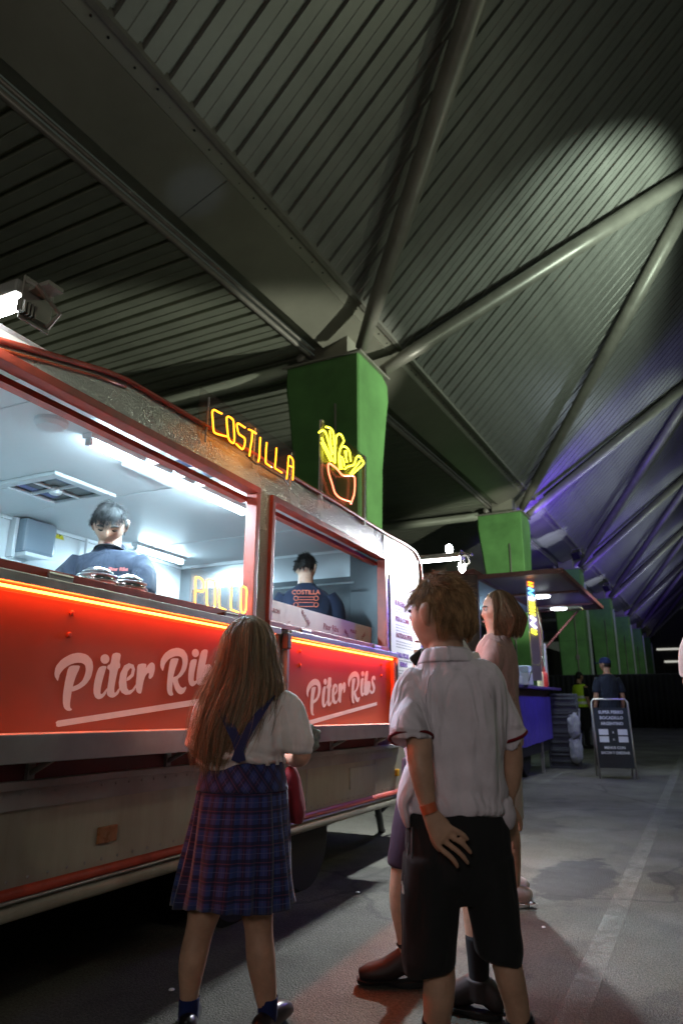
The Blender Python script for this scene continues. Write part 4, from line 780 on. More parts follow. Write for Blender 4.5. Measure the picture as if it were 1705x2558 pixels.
vl2 = bpy.data.objects.new('violet_stall_light', lamp_data('AREA', 'violet_stall_light', 14, (.20, .14, 1.0), shape='RECTANGLE', size=.3, size_y=.6)); COL.objects.link(vl2); vl2.location = (-.9, 10.8, 2.3); aim(vl2, (-2.3, 10.8, .7))
# ------------------------------------------------------------------ A-frame sign
sg = empty('pavement_sign', (-1.27, 11.1, 0), R_(14), label='dark A-frame pavement sign with white lettering on the asphalt', cat='sign')
m_board = M('dark_blue_board', (.012, .02, .027), .45, var=(2, .2)); m_let = M('white_lettering', (.70, .74, .76), .5)
tl = R_(9); RX = Matrix.Rotation(-tl, 3, 'X')
def face(sgn, main):
    Rz = Matrix.Rotation(0 if sgn > 0 else PI, 3, 'Z'); tf = lambda p: Rz @ (Matrix.Rotation(tl * -1, 3, 'X') @ Vector(p) + Vector((0, -.19, 0)))
    f = MB(); f.tube([tf(p) for p in ((-.245, 0, .0), (-.25, 0, .5), (-.25, 0, 1.06), (-.22, 0, 1.10), (.22, 0, 1.10), (.25, 0, 1.06), (.25, 0, .5), (.245, 0, .0))], .012, 8); f.build('frame', m_alu, sg, smooth=True)
    p = MB(); p.box(tf((0, 0, .56)), (.47, .012, .83), Matrix((Rz @ Matrix.Rotation(-tl, 3, 'X'))[:]) if False else Rz @ Matrix.Rotation(-tl, 3, 'X')); return p.build('board', m_board, sg), tf
brd, tf = face(1, True); face(-1, False)
rot = (R_(90) - tl, 0, 0)
for tx, z_, sz, wd in (('SUPER PERRO', .895, .060, .34), ('BOCADILLO', .815, .060, .32), ('ARGENTINO', .735, .058, .31), ('MENUS CON', .405, .048, .28), ('BACON Y CHEDDAR', .335, .048, .385)):
    o = text('lettering', tx, sz, m_let, brd, tf((0, -.008, z_)), rot, ext=.0006, align='CENTER', bold=.0014); o.scale.x = wd / max(o.dimensions.x, .01)
for z_ in (.60, .50):
    for x_ in (-.13, .13):
        q = MB(); q.box(tf((x_, -.008, z_ + .035)), (.13, .002, .08), Matrix.Rotation(-tl, 3, 'X')); q.build('picture_tile', m_let, brd)
    text('lettering', 'x', .06, m_let, brd, tf((0, -.008, z_ + .018)), rot, ext=.0006, align='CENTER')
# ------------------------------------------------------------------ people
def skin(name, c): return M(name, c, 0.5, var=(16, .20), bump=(150, .16, .003), sss=.10, tint=True, spec=.4)
m_sk1 = skin('skin_child', (.50, .30, .205)); m_sk2 = skin('skin_adult', (.47, .29, .205)); m_sk3 = skin('skin_tan', (.34, .19, .12))
def hairm(name, c, r=.55): return M(name, c, r, spec=.22, tint=True)
m_hg = hairm('long_brown_hair', (.235, .182, .115), .5); m_hb = hairm('short_brown_hair', (.36, .222, .112)); m_hd = hairm('dark_hair', (.018, .014, .012)); m_hw = hairm('ash_brown_hair', (.15, .10, .062)); m_hs = hairm('grey_brown_hair', (.007, .006, .006))
m_lip = M('lip', (.36, .13, .11), .4); m_brow = M('brow', (.03, .02, .015), .7); m_eye = M('eye_white', (.6, .58, .55), .25); m_iris = M('iris', (.04, .025, .015), .15)
def cloth(name, c, amt=.1, **k): return M(name, c, .85, var=(16, amt), bump=(330, .22, .002), sheen=.06, spec=.12, **k)
m_pink = cloth('pale_pink_polo', (.74, .68, .75), folds=((15, 15, 3.6), .045, .28)); m_whit = cloth('white_blouse', (.66, .63, .60), folds=((15, 15, 6), .026, .3)); m_shorts = cloth('charcoal_shorts', (.020, .021, .022), folds=((10, 10, 4), .03)); m_navy = cloth('navy_strap', (.018, .028, .085)); m_trim = cloth('dark_red_knit', (.16, .012, .018))
m_sock = cloth('dark_sock', (.020, .020, .022)); m_bsock = cloth('blue_sock', (.014, .024, .10)); m_tee = cloth('faded_navy_tshirt', (.016, .020, .032), folds=((12, 12, 6), .03, .5)); m_blk = cloth('black_cloth', (.010, .010, .011)); m_shoe = M('black_leather', (.012, .011, .011), .3); m_brsh = M('dark_brown_shoe', (.016, .010, .010), .6, var=(12, .3))
m_knit = cloth('dusty_pink_knit', (.36, .23, .205), folds=((11, 11, 5), .03, .3)); m_plum = cloth('plum_shorts', (.055, .035, .06)); m_vest = M('hi_vis_yellow', (.42, .62, .02), .7, var=(9, .1)); m_refl = M('reflective_tape', (.55, .55, .52), .35); m_whip = cloth('white_tshirt', (.70, .62, .60))

def head(mb, c, yaw, pitch, H, ears=True):
    nt_, nf = 40, 64; vs = []
    RM = Matrix.Rotation(yaw, 3, 'Z') @ Matrix.Rotation(-pitch, 3, 'X')
    g = lambda a, s: math.exp(-(a / s) ** 2)
    for i in range(nt_ + 1):
        th = PI * i / nt_
        for j in range(nf):
            ph = 2 * PI * j / nf; dx, dy, dz = math.sin(th) * math.sin(ph), math.sin(th) * math.cos(ph), math.cos(th)
            x, y, z = .345 * dx, .425 * dy, .5 * dz
            t = max(0, -z / .5)
            x *= 1 - .34 * t ** 1.6
            if dy < 0: y *= 1 - .50 * t ** 1.3
            else: y = y * (1 - .06 * t) + .03 * t
            if dy > .15:
                w = min(1, (dy - .15) / .3)
                nf_ = 0
                if -.20 < z < .06: nf_ = max(0, min(1, (.06 - z) / .18)) if z > -.13 else max(0, 1 - (-.13 - z) / .05)
                y += w * (.088 * nf_ * g(x, .034 + .022 * nf_))
                y -= w * .045 * g(abs(x) - .15, .075) * g(z - .02, .05)
                y += w * .018 * g(abs(x) - .13, .10) * g(z - .095, .03)
                y += w * .022 * g(x, .10) * (g(z + .252, .020) + g(z + .298, .022)) - w * .012 * g(x, .11) * g(z + .275, .010)
                y += w * .035 * g(x, .10) * g(z + .42, .07) + w * .016 * g(abs(x) - .19, .09) * g(z + .10, .08)
            vs.append(RM @ Vector((x * H, y * H, z * H)) + Vector(c))
    mb.add(vs, [(i * nf + j, i * nf + (j + 1) % nf, (i + 1) * nf + (j + 1) % nf, (i + 1) * nf + j) for i in range(nt_) for j in range(nf)])
    L = lambda x, y, z: RM @ Vector((x * H, y * H, z * H)) + Vector(c)
    if ears:
        for s in (-1, 1):
            e = MB(); e.loft([(s * .335, -.01, -.16, .02, .025), (s * .365, -.03, -.11, .026, .055), (s * .395, -.055, -.01, .026, .085), (s * .40, -.065, .065, .026, .080), (s * .375, -.05, .115, .014, .035)], seg=14)
            mb.add([L(*v) for v in e.v], e.f)
    return L
def face_parts(root, L, H, mhair, closed=False):
    for s in (-1, 1):
        q = MB(); q.tube([L(s * .07, .405, .085), L(s * .13, .402, .108), L(s * .20, .36, .095), L(s * .235, .32, .075)], [.013 * H / .235 * k for k in (.3, .45, .4, .15)], 6); q.build('eyebrow', m_brow, root, smooth=True)
        if closed:
            q = MB(); q.tube([L(s * .085, .372, .005), L(s * .145, .385, -.012), L(s * .21, .335, .0)], [.0035 * H / .235, .0045 * H / .235, .003 * H / .235], 6); q.build('eyelash', m_brow, root, smooth=True)
        else:
            q = MB(); q.lathe([(.002, -.016), (.012, -.011), (.016, 0), (.012, .011), (.002, .016)], L(s * .145, .335, .018), 12); e = q.build('eyeball', m_eye, root, smooth=True)
            q = MB(); q.lathe([(.001, -.008), (.006, -.005), (.008, 0), (.006, .005), (.001, .008)], L(s * .145, .385, .018), 10); q.build('iris', m_iris, e, smooth=True)
    q = MB(); q.loft([(*L(-.078, .392, -.287), .001, .001), (*L(-.04, .426, -.276), .0062 * H / .235, .0035), (*L(0, .444, -.277), .0068 * H / .235, .0035), (*L(.04, .432, -.276), .0062 * H / .235, .0035), (*L(.078, .392, -.287), .001, .001)], ref=(0, 0, 1), seg=8, sub=2)
    q.build('lips', m_lip, root, smooth=True)
def fingers(mb, bases, tips, r, bend=(0, 0, 0), seg=10):
    for b_, t_ in zip(bases, tips):
        b_, t_ = Vector(b_), Vector(t_); m1 = b_.lerp(t_, .40) + Vector(bend); m2 = b_.lerp(t_, .74) + Vector(bend) * .8; root = b_ + (b_ - t_) * .35
        ax = (t_ - b_).normalized(); ref = Vector((0, 1, 0)) if abs(ax.y) < .8 else Vector((0, 0, 1))
        mb.loft([(*root, r * .9, r * .9), (*b_, r * 1.05, r), (*m1, r * 1.0, r * .95), (*m2, r * .92, r * .88), (*t_, r * .70, r * .66), (*(t_ + ax * r * .5), r * .25, r * .25)], ref=ref, seg=seg, sub=2)
def hand5(mb, wr, d, across, normal, s=1.0, thumb=1, curl=.2):
    wr, d, a, n = Vector(wr), Vector(d).normalized(), Vector(across).normalized(), Vector(normal).normalized()
    P = lambda l, w, h=0: wr + d * (l * s) + a * (w * s) + n * (h * s)
    mb.loft([(*P(-.02, 0), .021 * s, .016 * s), (*P(.015, 0), .024 * s, .015 * s), (*P(.05, 0), .036 * s, .013 * s), (*P(.082, 0), .036 * s, .011 * s), (*P(.092, 0), .030 * s, .008 * s)], ref=n, seg=16, sub=2)
    for i, (w, l) in enumerate(((.029, .062), (.010, .074), (-.010, .068), (-.028, .052))):
        w *= thumb
        b_, t_ = P(.084, w), P(.084 + l * (1 - curl * .3), w * 1.15, -curl * l)
        fingers(mb, [b_], [t_], .0078 * s, n * (.006 * s * curl * 3))
    mb.loft([(*P(.02, .018 * thumb), .013 * s, .012 * s), (*P(.045, .043 * thumb, -.006), .0115 * s, .011 * s), (*P(.068, .056 * thumb, -.012), .0095 * s, .009 * s), (*P(.088, .058 * thumb, -.016), .007 * s, .007 * s), (*P(.094, .058 * thumb, -.017), .003 * s, .003 * s)], ref=n, seg=10, sub=2)
def foot(mb, x, y, z, yaw, s=1.0, h=.07):
    d = Vector((-math.sin(yaw), math.cos(yaw), 0)); c = Vector((x, y, z)); w = .036 * s
    mb.loft([(*(c - d * .075 * s + Vector((0, 0, .028 * s))), .018 * s, .022 * s), (*(c - d * .055 * s + Vector((0, 0, .036 * s))), .031 * s, .036 * s), (*(c + d * .0 + Vector((0, 0, h * .55 * s))), .033 * s, .040 * s), (*(c + d * .07 * s + Vector((0, 0, .036 * s))), .040 * s, .035 * s), (*(c + d * .13 * s + Vector((0, 0, .026 * s))), .038 * s, .026 * s), (*(c + d * .165 * s + Vector((0, 0, .020 * s))), .020 * s, .016 * s)], ref=(0, 0, 1), seg=16, sub=3)
def rootP(G, yaw, label, group=None): return empty('person', (G[0], G[1], G[2] if len(G) > 2 else 0), yaw, label=label, cat='person', group=group)
def short_hair(name, root, L, H, mat, n, ln, mask, flow, curl=.25, rad=.0011, lift=.35):
    P = []; K = 7; tries = 0; tn_ = []
    while len(P) < n and tries < n * 20:
        tries += 1; d = rng.normal(size=3); d /= np.linalg.norm(d)
        if not mask(d): continue
        x, y, z = .345 * d[0] * 1.03, .425 * d[1] * 1.03, .5 * d[2] * 1.02
        if d[2] < 0 and d[1] < 0: y *= 1 - .5 * (-d[2]) ** 1.3 * .6
        nrm = np.array([d[0] / .345, d[1] / .425, d[2] / .5]); nrm /= np.linalg.norm(nrm)
        f = np.array(flow(d)); f = f - nrm * f.dot(nrm); f /= np.linalg.norm(f) + 1e-6
        nv = mnoise.noise_vector(Vector(d) * 3.6 + Vector((H * 40, 2, 5))); f = f + rng.normal(size=3) * curl * .6 + np.array(nv) * curl * 3.2; p = np.array([x, y, z]); pts = [p]; l = ln * rng.uniform(.55, 1.25) / H
        for k in range(1, K):
            t = k / (K - 1); v = nrm * (lift * (1 - t) + .06) + f * (.5 + .6 * t) + np.array([0, 0, -.35 * t]) * .6; v /= np.linalg.norm(v); p = p + v * l / (K - 1)
            q = np.array([p[0] / .355, p[1] / .435, p[2] / .51]); r_ = np.linalg.norm(q)
            if r_ < 1.03 and p[2] > -.2: p = p / r_ * 1.03
            pts.append(p)
        P.append([tuple(L(*q)) for q in pts]); tv_ = .55 + .75 * (mnoise.noise(Vector(d) * 7 + Vector((1, H * 30, 2))) + .5) + rng.uniform(-.25, .35); tn_.append((max(.25, tv_),) * 3)
    return strands(name, P, rad * np.linspace(1.0, .35, K), mat, root, np.array(tn_))
def scalp(root, L, mat, mask, off=1.035, name='hair_cap'):
    b = MB(); nt_, nf = 28, 40; idx = {}; vs = []; fs = []
    for i in range(nt_ + 1):
        for j in range(nf):
            th, ph = PI * i / nt_, 2 * PI * j / nf; d = (math.sin(th) * math.sin(ph), math.sin(th) * math.cos(ph), math.cos(th))
            y = .425 * d[1] * off
            if d[2] < 0 and d[1] < 0: y *= 1 - .5 * (-d[2]) ** 1.3 * .6
            vs.append(L(.345 * d[0] * off, y, .5 * d[2] * off)); idx[(i, j)] = mask(d)
    for i in range(nt_):
        for j in range(nf):
            if all(idx[k] for k in ((i, j), (i, (j + 1) % nf), (i + 1, j), (i + 1, (j + 1) % nf))): fs.append((i * nf + j, i * nf + (j + 1) % nf, (i + 1) * nf + (j + 1) % nf, (i + 1) * nf + j))
    b.add(vs, fs); me = b.mesh(name, mat, True); ca = me.color_attributes.new('tint', 'FLOAT_COLOR', 'POINT'); ca.data.foreach_set('color', [.55, .55, .55, 1] * len(me.vertices)); return link(name, me, root)
YW = R_(YAW)
# =============================================================== the boy
D_B, LX_B = 2.0, -.313
def QB(x, z, y=0.0, D=D_B, lx=LX_B):
    s = (D + y) / D; return (lx + (x - lx) * s, y, CAMH + (z - CAMH) * s)
boy = rootP((-.636, 1.922), YW, 'boy in pale pink polo shirt and dark shorts, back turned, looking at the menu board')
mb = MB()
Lb = head(mb, (-.020, .0, 1.302), R_(42), R_(4), .230)
mb.loft([(-.012, -.012, 1.12, .062, .058), (-.013, -.012, 1.17, .051, .05), (-.013, -.005, 1.23, .050, .050), (-.012, 0, 1.27, .05, .055)], seg=20)
mb.loft([(0, 0, .74, .115, .085), (0, 0, .85, .11, .082), (0, 0, 1.0, .125, .085), (0, -.005, 1.08, .125, .08), (-.006, 0, 1.14, .08, .06)], seg=24)
arm = [(-.105, -.02, 1.10, .040), (-.118, -.05, 1.03, .038), (*QB(-.098, .962, -.10), .0345), (*QB(-.096, .90, -.13), .0325, .034), (*QB(-.088, .84, -.142), .028, .027), (*QB(-.078, .785, -.15), .0205, .0175), (*QB(-.072, .762, -.152), .0205, .016)]
mb.loft(arm, seg=18)
wr = QB(-.074, .768, -.152)
mb.loft([(*wr, .0205, .0155), (*QB(-.058, .742, -.155), .028, .0135), (*QB(-.041, .715, -.158), .0320, .0115), (*QB(-.033, .706, -.158), .029, .009)], seg=18, sub=3)
fb = [QB(-.020, .731, -.158), QB(-.020, .711, -.158), QB(-.029, .692, -.158), QB(-.044, .676, -.158)]
ft = [QB(.026, .701, -.150), QB(.033, .668, -.146), QB(.024, .643, -.148), QB(-.004, .634, -.150)]
fingers(mb, fb, ft, .0068, (0.004, -.006, .002))
mb.loft([(*QB(-.066, .748, -.145), .012, .012), (*QB(-.068, .715, -.135), .011, .010), (*QB(-.060, .690, -.128), .009, .009), (*QB(-.050, .672, -.126), .005, .005)], seg=10, sub=2)
mb.loft([(.115, -.0, 1.09, .038), (.150, .02, 1.0, .034), (.163, .03, .93, .031), (.166, .035, .89, .030), (.158, .04, .84, .027), (.149, .045, .80, .020, .017), (.149, .045, .785, .020, .016)], seg=18)
hand5(mb, (.150, .045, .785), (-.10, .05, -1), (1, .25, 0), (.25, -1, 0), .82, 1, .12)
for pts in ([(-.075, .0, .62, .075, .085), (-.078, -.005, .46, .048, .052), (-.064, -.01, .40, .041, .043), (-.068, -.012, .34, .040, .045), (-.073, -.005, .284, .034, .037), (-.075, 0, .15, .026, .030), (-.075, .0, .07, .028, .032)],
            [(.075, .0, .62, .07, .085), (.095, .0, .50, .047, .05), (.106, .0, .44, .039, .042), (.116, -.008, .38, .0375, .041), (.131, -.004, .304, .0305, .034), (.142, 0, .17, .025, .028), (.145, 0, .07, .027, .03)]): mb.loft(pts, seg=18)
link('body', remesh(mb, 'body', m_sk1, .0038, 3, None, white), boy)
face_parts(boy, Lb, .232, m_hb)
mk = lambda d: d[2] > .62 - .55 * 0 - (1.15 if d[1] < .05 else 1.15 * max(0, 1 - (d[1] - .05) * 1.35)) * 1.0 and not (abs(d[0]) > .80 and -.42 < d[2] < .12 and d[1] > -.28)
def boymask(d):
    lim = -.52 if d[1] < -.15 else (-.52 + (d[1] + .15) * 1.75 if d[1] < .45 else .53)
    if abs(d[0]) > .72 and d[1] > -.35: lim = max(lim, .10)
    return d[2] > lim
scalp(boy, Lb, m_hb, boymask, 1.025)
short_hair('hair', boy, Lb, .232, m_hb, 8500, .025, boymask, lambda d: (d[0] * .35 + .25 * math.sin(d[2] * 9), -.15 + d[1] * .9 if d[2] > .35 else d[1] * .3, -.9 if d[2] < .55 else -.15), .24, .00078, .18)
short_hair('hair_curl', boy, Lb, .232, m_hb, 700, .040, lambda d: d[2] > .30, lambda d: (d[0] * .5 + .3 * math.sin(d[1] * 14), d[1], -.2 + .4 * math.sin(d[0] * 11)), .45, .0006, .50)
short_hair('hair_fringe', boy, Lb, .232, m_hb, 300, .045, lambda d: d[2] > .42 and d[1] > .35, lambda d: (d[0] * .6 - .35, 1.0, .15), .38, .0009, .45)
# polo shirt
q = MB()
q.loft([(-.003, 0, .775, .137, .104), (-.003, 0, .81, .134, .101), (0, 0, .89, .132, .097), (0, -.003, .98, .147, .100), (0, -.006, 1.06, .153, .098), (-.002, -.006, 1.105, .150, .090), (-.006, -.004, 1.140, .122, .077), (-.011, -.004, 1.166, .082, .065), (-.013, -.004, 1.182, .060, .058)], seg=48)
q.loft([(-.085, -.012, 1.118, .044), (-.108, -.025, 1.085, .050), (-.120, -.045, 1.035, .052), (*QB(-.120, .985, -.085), .0555), (*QB(-.120, .964, -.096), .0585), (*QB(-.120, .962, -.096), .053), (*QB(-.119, .985, -.086), .047)], seg=28)
q.loft([(.080, -.0, 1.118, .043), (.108, .005, 1.082, .046), (.138, .015, 1.025, .046), (.162, .025, .968, .048), (.1625, .025, .966, .043), (.155, .022, .99, .038)], seg=28)
q.loft([(-.118, -.02, .88, .022, .06), (-.138, -.025, .83, .022, .06), (-.150, -.025, .80, .014, .055), (-.142, -.025, .76, .012, .042), (-.136, -.025, .735, .006, .018)], seg=16)
q.loft([(.118, .0, .80, .025, .06), (.126, .0, .765, .018, .05), (.130, .0, .74, .006, .03)], seg=14)
f1 = fold(7, 2.2, .0085, 3.1, 17, .0028)
def boyfold(p):
    d = f1(p); u = p.x * .82 + (p.z - .95) * .30
    d += .0062 * math.sin(u * 46 + 2.2 * mnoise.noise(Vector((p.x * 5, p.z * 5, 1.7)))) * min(1, max(0, (1.12 - p.z) / .1)) * (1 if p.y < .05 else .3)
    if p.z < .87: d += .0035 * math.sin((p.z + .25 * abs(p.x)) * 80 + p.x * 12) * min(1, (.87 - p.z) / .04) * (1 if p.z > .79 else max(0, (p.z - .77) / .02))
    if (p.x < -.07 and p.z < .985) or (p.x > .125 and p.z < .99 and p.z > .94): d *= .12
    return d
link('polo_shirt', remesh(q, 'polo_shirt', m_pink, .0055, 2, boyfold), boy)
q = MB(); q.lathe([(.060, 1.158), (.080, 1.160), (.0785, 1.166), (.067, 1.194), (.0605, 1.202), (.0565, 1.198), (.056, 1.165)], (0, 0, 0), 40)
q.v = [(v[0] * 1.05 - .013, v[1] * 1.0 - .006 + (v[2] - 1.18) * -.15, v[2] + .10 * max(0, -(v[1])) - .018 * (1 if v[1] > 0 else 0) * min(1, abs(v[1]) * 20)) for v in q.v]; q.build('collar', m_pink, boy, smooth=True)
def torus(c, ax, ra, rt, mat, name, root, n=28, sq=1.0, s2=1.0):
    ax = Vector(ax).normalized(); u = ax.orthogonal().normalized(); w = ax.cross(u); q = MB(); q.tube([Vector(c) + (u * math.cos(a) + w * math.sin(a)) * ra for a in np.linspace(0, 2 * PI, n + 1)[:-1]], rt, 8, closed=True); return q.build(name, mat, root, smooth=True)
torus(QB(-.120, .9615, -.097), (0.02, -.35, -.9), .0570, .0048, m_trim, 'sleeve_trim', boy); torus((.1627, .025, .9655), (.3, .15, -.9), .0468, .0048, m_trim, 'sleeve_trim', boy)
q = MB(); q.tube([(-.055, -.0745, 1.146), (-.075, -.088, 1.12), (-.088, -.099, 1.07), (-.085, -.107, 1.01)], .0016, 6, caps=True); q.tube([(.050, -.0745, 1.146), (.072, -.085, 1.12), (.090, -.095, 1.07)], .0016, 6); q.build('shoulder_seam', m_pink, boy, smooth=True)
q = MB(); q.lathe([(.0215, -.011), (.0235, -.011), (.0235, .011), (.0215, .011)], (0, 0, 0), 24); RMx = Vector((.30, -.08, -.95)).to_track_quat('Z', 'Y').to_matrix(); q.v = [tuple(RMx @ Vector((v[0] * 1.02, v[1] * .88, v[2])) + Vector(QB(-.0765, .780, -.151))) for v in q.v]; q.build('wristband', M('orange_wristband', (.62, .13, .05), .5), boy, smooth=True, angle=40)
q = MB()
q.loft([(-.002, 0, .82, .128, .096), (-.002, 0, .76, .133, .102), (0, -.003, .68, .138, .108), (0, 0, .60, .135, .10), (0, 0, .555, .10, .07)], seg=36)
q.loft([(-.070, 0, .66, .075, .10), (-.078, 0, .56, .076, .095), (-.085, 0, .47, .070, .088), (-.090, 0, .418, .069, .084), (-.090, 0, .416, .062, .077), (-.088, 0, .45, .055, .065)], seg=30)
q.loft([(.070, 0, .66, .072, .10), (.080, 0, .56, .066, .092), (.088, 0, .49, .058, .082), (.094, 0, .442, .057, .078), (.094, 0, .440, .051, .071), (.092, 0, .47, .045, .06)], seg=30)
sh = link('shorts', remesh(q, 'shorts', m_shorts, .006, 2, fold(9, 3, .005, 8)), boy)
q = MB(); q.tube([(-.136, -.03, .70), (-.150, -.028, .60), (-.154, -.026, .50), (-.154, -.026, .43)], .0022, 6); q.tube([(-.128, -.05, .74), (-.132, -.055, .66), (-.125, -.06, .60)], .002, 6); q.build('side_seam', M('grey_stitch', (.12, .12, .13), .8), sh, smooth=True)
q = MB(); q.tube([(-.1565, -.05, .585), (-.1555, -.052, .60), (-.1575, -.048, .612)], .0018, 6).tube([(-.1545, -.06, .585), (-.1555, -.055, .605)], .0018, 6); q.build('logo_stitch', m_logo, sh)
for x, y in ((-.075, 0), (.1435, 0)):
    q = MB(); q.loft([(x, y, .06, .032, .035), (x, y, .14, .0285, .032), (x + (.0 if x < 0 else -.003), y - .002, .25, .0335, .037), (x + (0 if x < 0 else -.008), y - .004, .285, .0365, .039), (x + (0 if x < 0 else -.008), y - .004, .287, .032, .034)], seg=22); q.build('sock', m_sock, boy, smooth=True)
    q = MB(); foot(q, x, y, .012, R_(18 if x < 0 else -8), 1.05, .09); link('shoe', remesh(q, 'shoe', m_shoe, .006, 2), boy)
    q = MB(); foot(q, x, y, -.0, R_(18 if x < 0 else -8), 1.08, .03); q.v = [(v[0], v[1], min(max(v[2], .0), .02)) for v in q.v]; q.build('shoe_sole', m_rubber, boy)
# =============================================================== the girl
girl = rootP((-1.534, 2.147), YW, 'girl with long straight brown hair and navy tartan pinafore, standing at the counter')
mb = MB(); HG = .222
Lg = head(mb, (.035, .015, 1.250), R_(12), R_(-4), HG)
mb.loft([(.035, -.005, 1.05, .060, .055), (.035, -.005, 1.10, .046, .046), (.035, 0, 1.16, .044, .046), (.035, .0, 1.20, .045, .05)], seg=18)
mb.loft([(.027, 0, .78, .12, .085), (.03, 0, .90, .115, .08), (.034, 0, 1.0, .12, .08), (.035, 0, 1.06, .10, .065), (.035, 0, 1.09, .06, .05)], seg=22)
mb.loft([(.170, .0, 1.04, .037), (.205, -.005, .96, .036), (.232, .0, .905, .034), (.240, .01, .870, .033, .035), (.215, .08, .850, .028), (.180, .15, .848, .021, .017), (.165, .17, .85, .02, .015)], seg=18)
hand5(mb, (.168, .165, .850), (-.75, .6, .05), (0, .2, 1), (.6, .75, 0), .78, 1, .45)
mb.loft([(-.100, .0, 1.04, .036), (-.13, .0, .95, .034), (-.140, .02, .89, .032), (-.10, .10, .87, .027), (-.02, .17, .885, .02, .017)], seg=16)
hand5(mb, (-.02, .17, .885), (.95, .25, .1), (0, .2, 1), (-.2, .9, 0), .78, 1, .4)
for pts in ([(-.05, .0, .55, .07, .075), (-.075, .0, .44, .062, .064), (-.084, -.004, .37, .0565, .056), (-.098, .0, .31, .048, .050), (-.114, -.010, .225, .0465, .050), (-.121, -.002, .14, .034, .038), (-.121, 0, .10, .030, .034), (-.121, .0, .05, .029, .033)],
            [(.085, .0, .55, .07, .075), (.096, .0, .44, .060, .064), (.097, -.004, .37, .055, .056), (.103, .0, .31, .048, .050), (.114, -.010, .225, .0480, .050), (.133, -.002, .12, .036, .038), (.139, 0, .08, .031, .034), (.139, .0, .05, .03, .033)]): mb.loft(pts, seg=18)
link('body', remesh(mb, 'body', m_sk1, .0052, 3, None, white), girl)
face_parts(girl, Lg, HG, m_hg)
q = MB()
q.loft([(.025, 0, .838, .135, .098), (.022, 0, .855, .152, .115), (.026, 0, .885, .150, .114), (.032, 0, .96, .142, .103), (.035, 0, 1.03, .146, .095), (.036, 0, 1.066, .128, .080), (.036, 0, 1.092, .082, .064), (.036, -.002, 1.108, .055, .052)], seg=44)
q.loft([(.150, 0, 1.058, .046), (.185, 0, 1.03, .056), (.204, 0, .975, .060), (.218, .002, .925, .058), (.226, .006, .897, .052), (.226, .006, .895, .046), (.222, .004, .92, .040)], seg=28)
q.loft([(-.080, 0, 1.056, .045), (-.108, 0, 1.02, .052), (-.122, .005, .965, .054), (-.132, .01, .905, .050), (-.132, .01, .903, .044), (-.130, .01, .925, .04)], seg=28)
gf = fold(8, 5, .0065, 5.5, 19, .0022)
link('blouse', remesh(q, 'blouse', m_whit, .006, 2, lambda p: gf(p) + (.007 * math.sin(p.z * 130 + p.x * 25 + 2 * mnoise.noise(p * 7)) * max(0, min(1, (.92 - p.z) / .05)))), girl)
torus((.2263, .006, .8955), (.13, .06, -.5), .0505, .0036, m_trim, 'sleeve_trim', girl)
q = MB(); q.lathe([(.050, 1.085), (.078, 1.088), (.070, 1.105), (.058, 1.122), (.050, 1.118)], (0, 0, 0), 32); q.v = [(v[0] + .036, v[1] - .002, v[2] + .3 * max(0, -v[1] - .03)) for v in q.v]; q.build('collar', m_whit, girl, smooth=True)
def plaid(name, rot=0.0):
    m = bpy.data.materials.new(name); m.use_nodes = True; n = m.node_tree.nodes; L = m.node_tree.links; b = n['Principled BSDF']; b.inputs['Roughness'].default_value = .85; b.inputs['Sheen Weight'].default_value = .3; b.inputs['Specular IOR Level'].default_value = .2
    uv = n.new('ShaderNodeUVMap'); mp = n.new('ShaderNodeMapping'); mp.inputs['Rotation'].default_value = (0, 0, rot); L.new(uv.outputs[0], mp.inputs['Vector']); sp = n.new('ShaderNodeSeparateXYZ'); L.new(mp.outputs[0], sp.inputs[0])
    def mth(op, a, v, w=None):
        x = n.new('ShaderNodeMath'); x.operation = op; L.new(a, x.inputs[0])
        if isinstance(v, float): x.inputs[1].default_value = v
        else: L.new(v, x.inputs[1])
        if w is not None: x.inputs[2].default_value = w
        return x.outputs[0]
    def stripe(ax, per, pos, wid):
        fr = mth('FRACT', mth('ADD', mth('DIVIDE', sp.outputs[ax], per), pos), 0.0); c = mth('ABSOLUTE', mth('SUBTRACT', fr, .5), 0.0); return mth('LESS_THAN', c, wid)
    col = None
    def over(base, mask, c, a):
        x = n.new('ShaderNodeMix'); x.data_type = 'RGBA'; L.new(mth('MULTIPLY', mask, a), x.inputs['Factor'])
        if isinstance(base, tuple): x.inputs['A'].default_value = (*base, 1)
        else: L.new(base, x.inputs['A'])
        x.inputs['B'].default_value = (*c, 1); return x.outputs['Result']
    col = (.026, .048, .175)
    for ax in (0, 1):
        col = over(col, stripe(ax, .052, .0 + 10, .20), (.010, .012, .036), .75)
        col = over(col, stripe(ax, .052, .03 + 10, .028), (.14, .045, .085), .55)
        col = over(col, stripe(ax, .052, .50 + 10, .020), (.085, .10, .21), .8)
        col = over(col, stripe(ax, .052, .27 + 10, .018), (.08, .03, .07), .5)
    tx = n.new('ShaderNodeTexNoise'); tx.inputs['Scale'].default_value = 900; L.new(uv.outputs[0], tx.inputs['Vector']); bp = n.new('ShaderNodeBump'); bp.inputs['Strength'].default_value = .25; bp.inputs['Distance'].default_value = .001; L.new(tx.outputs['Fac'], bp.inputs['Height']); L.new(bp.outputs[0], b.inputs['Normal'])
    L.new(col, b.inputs['Base Color']); return m
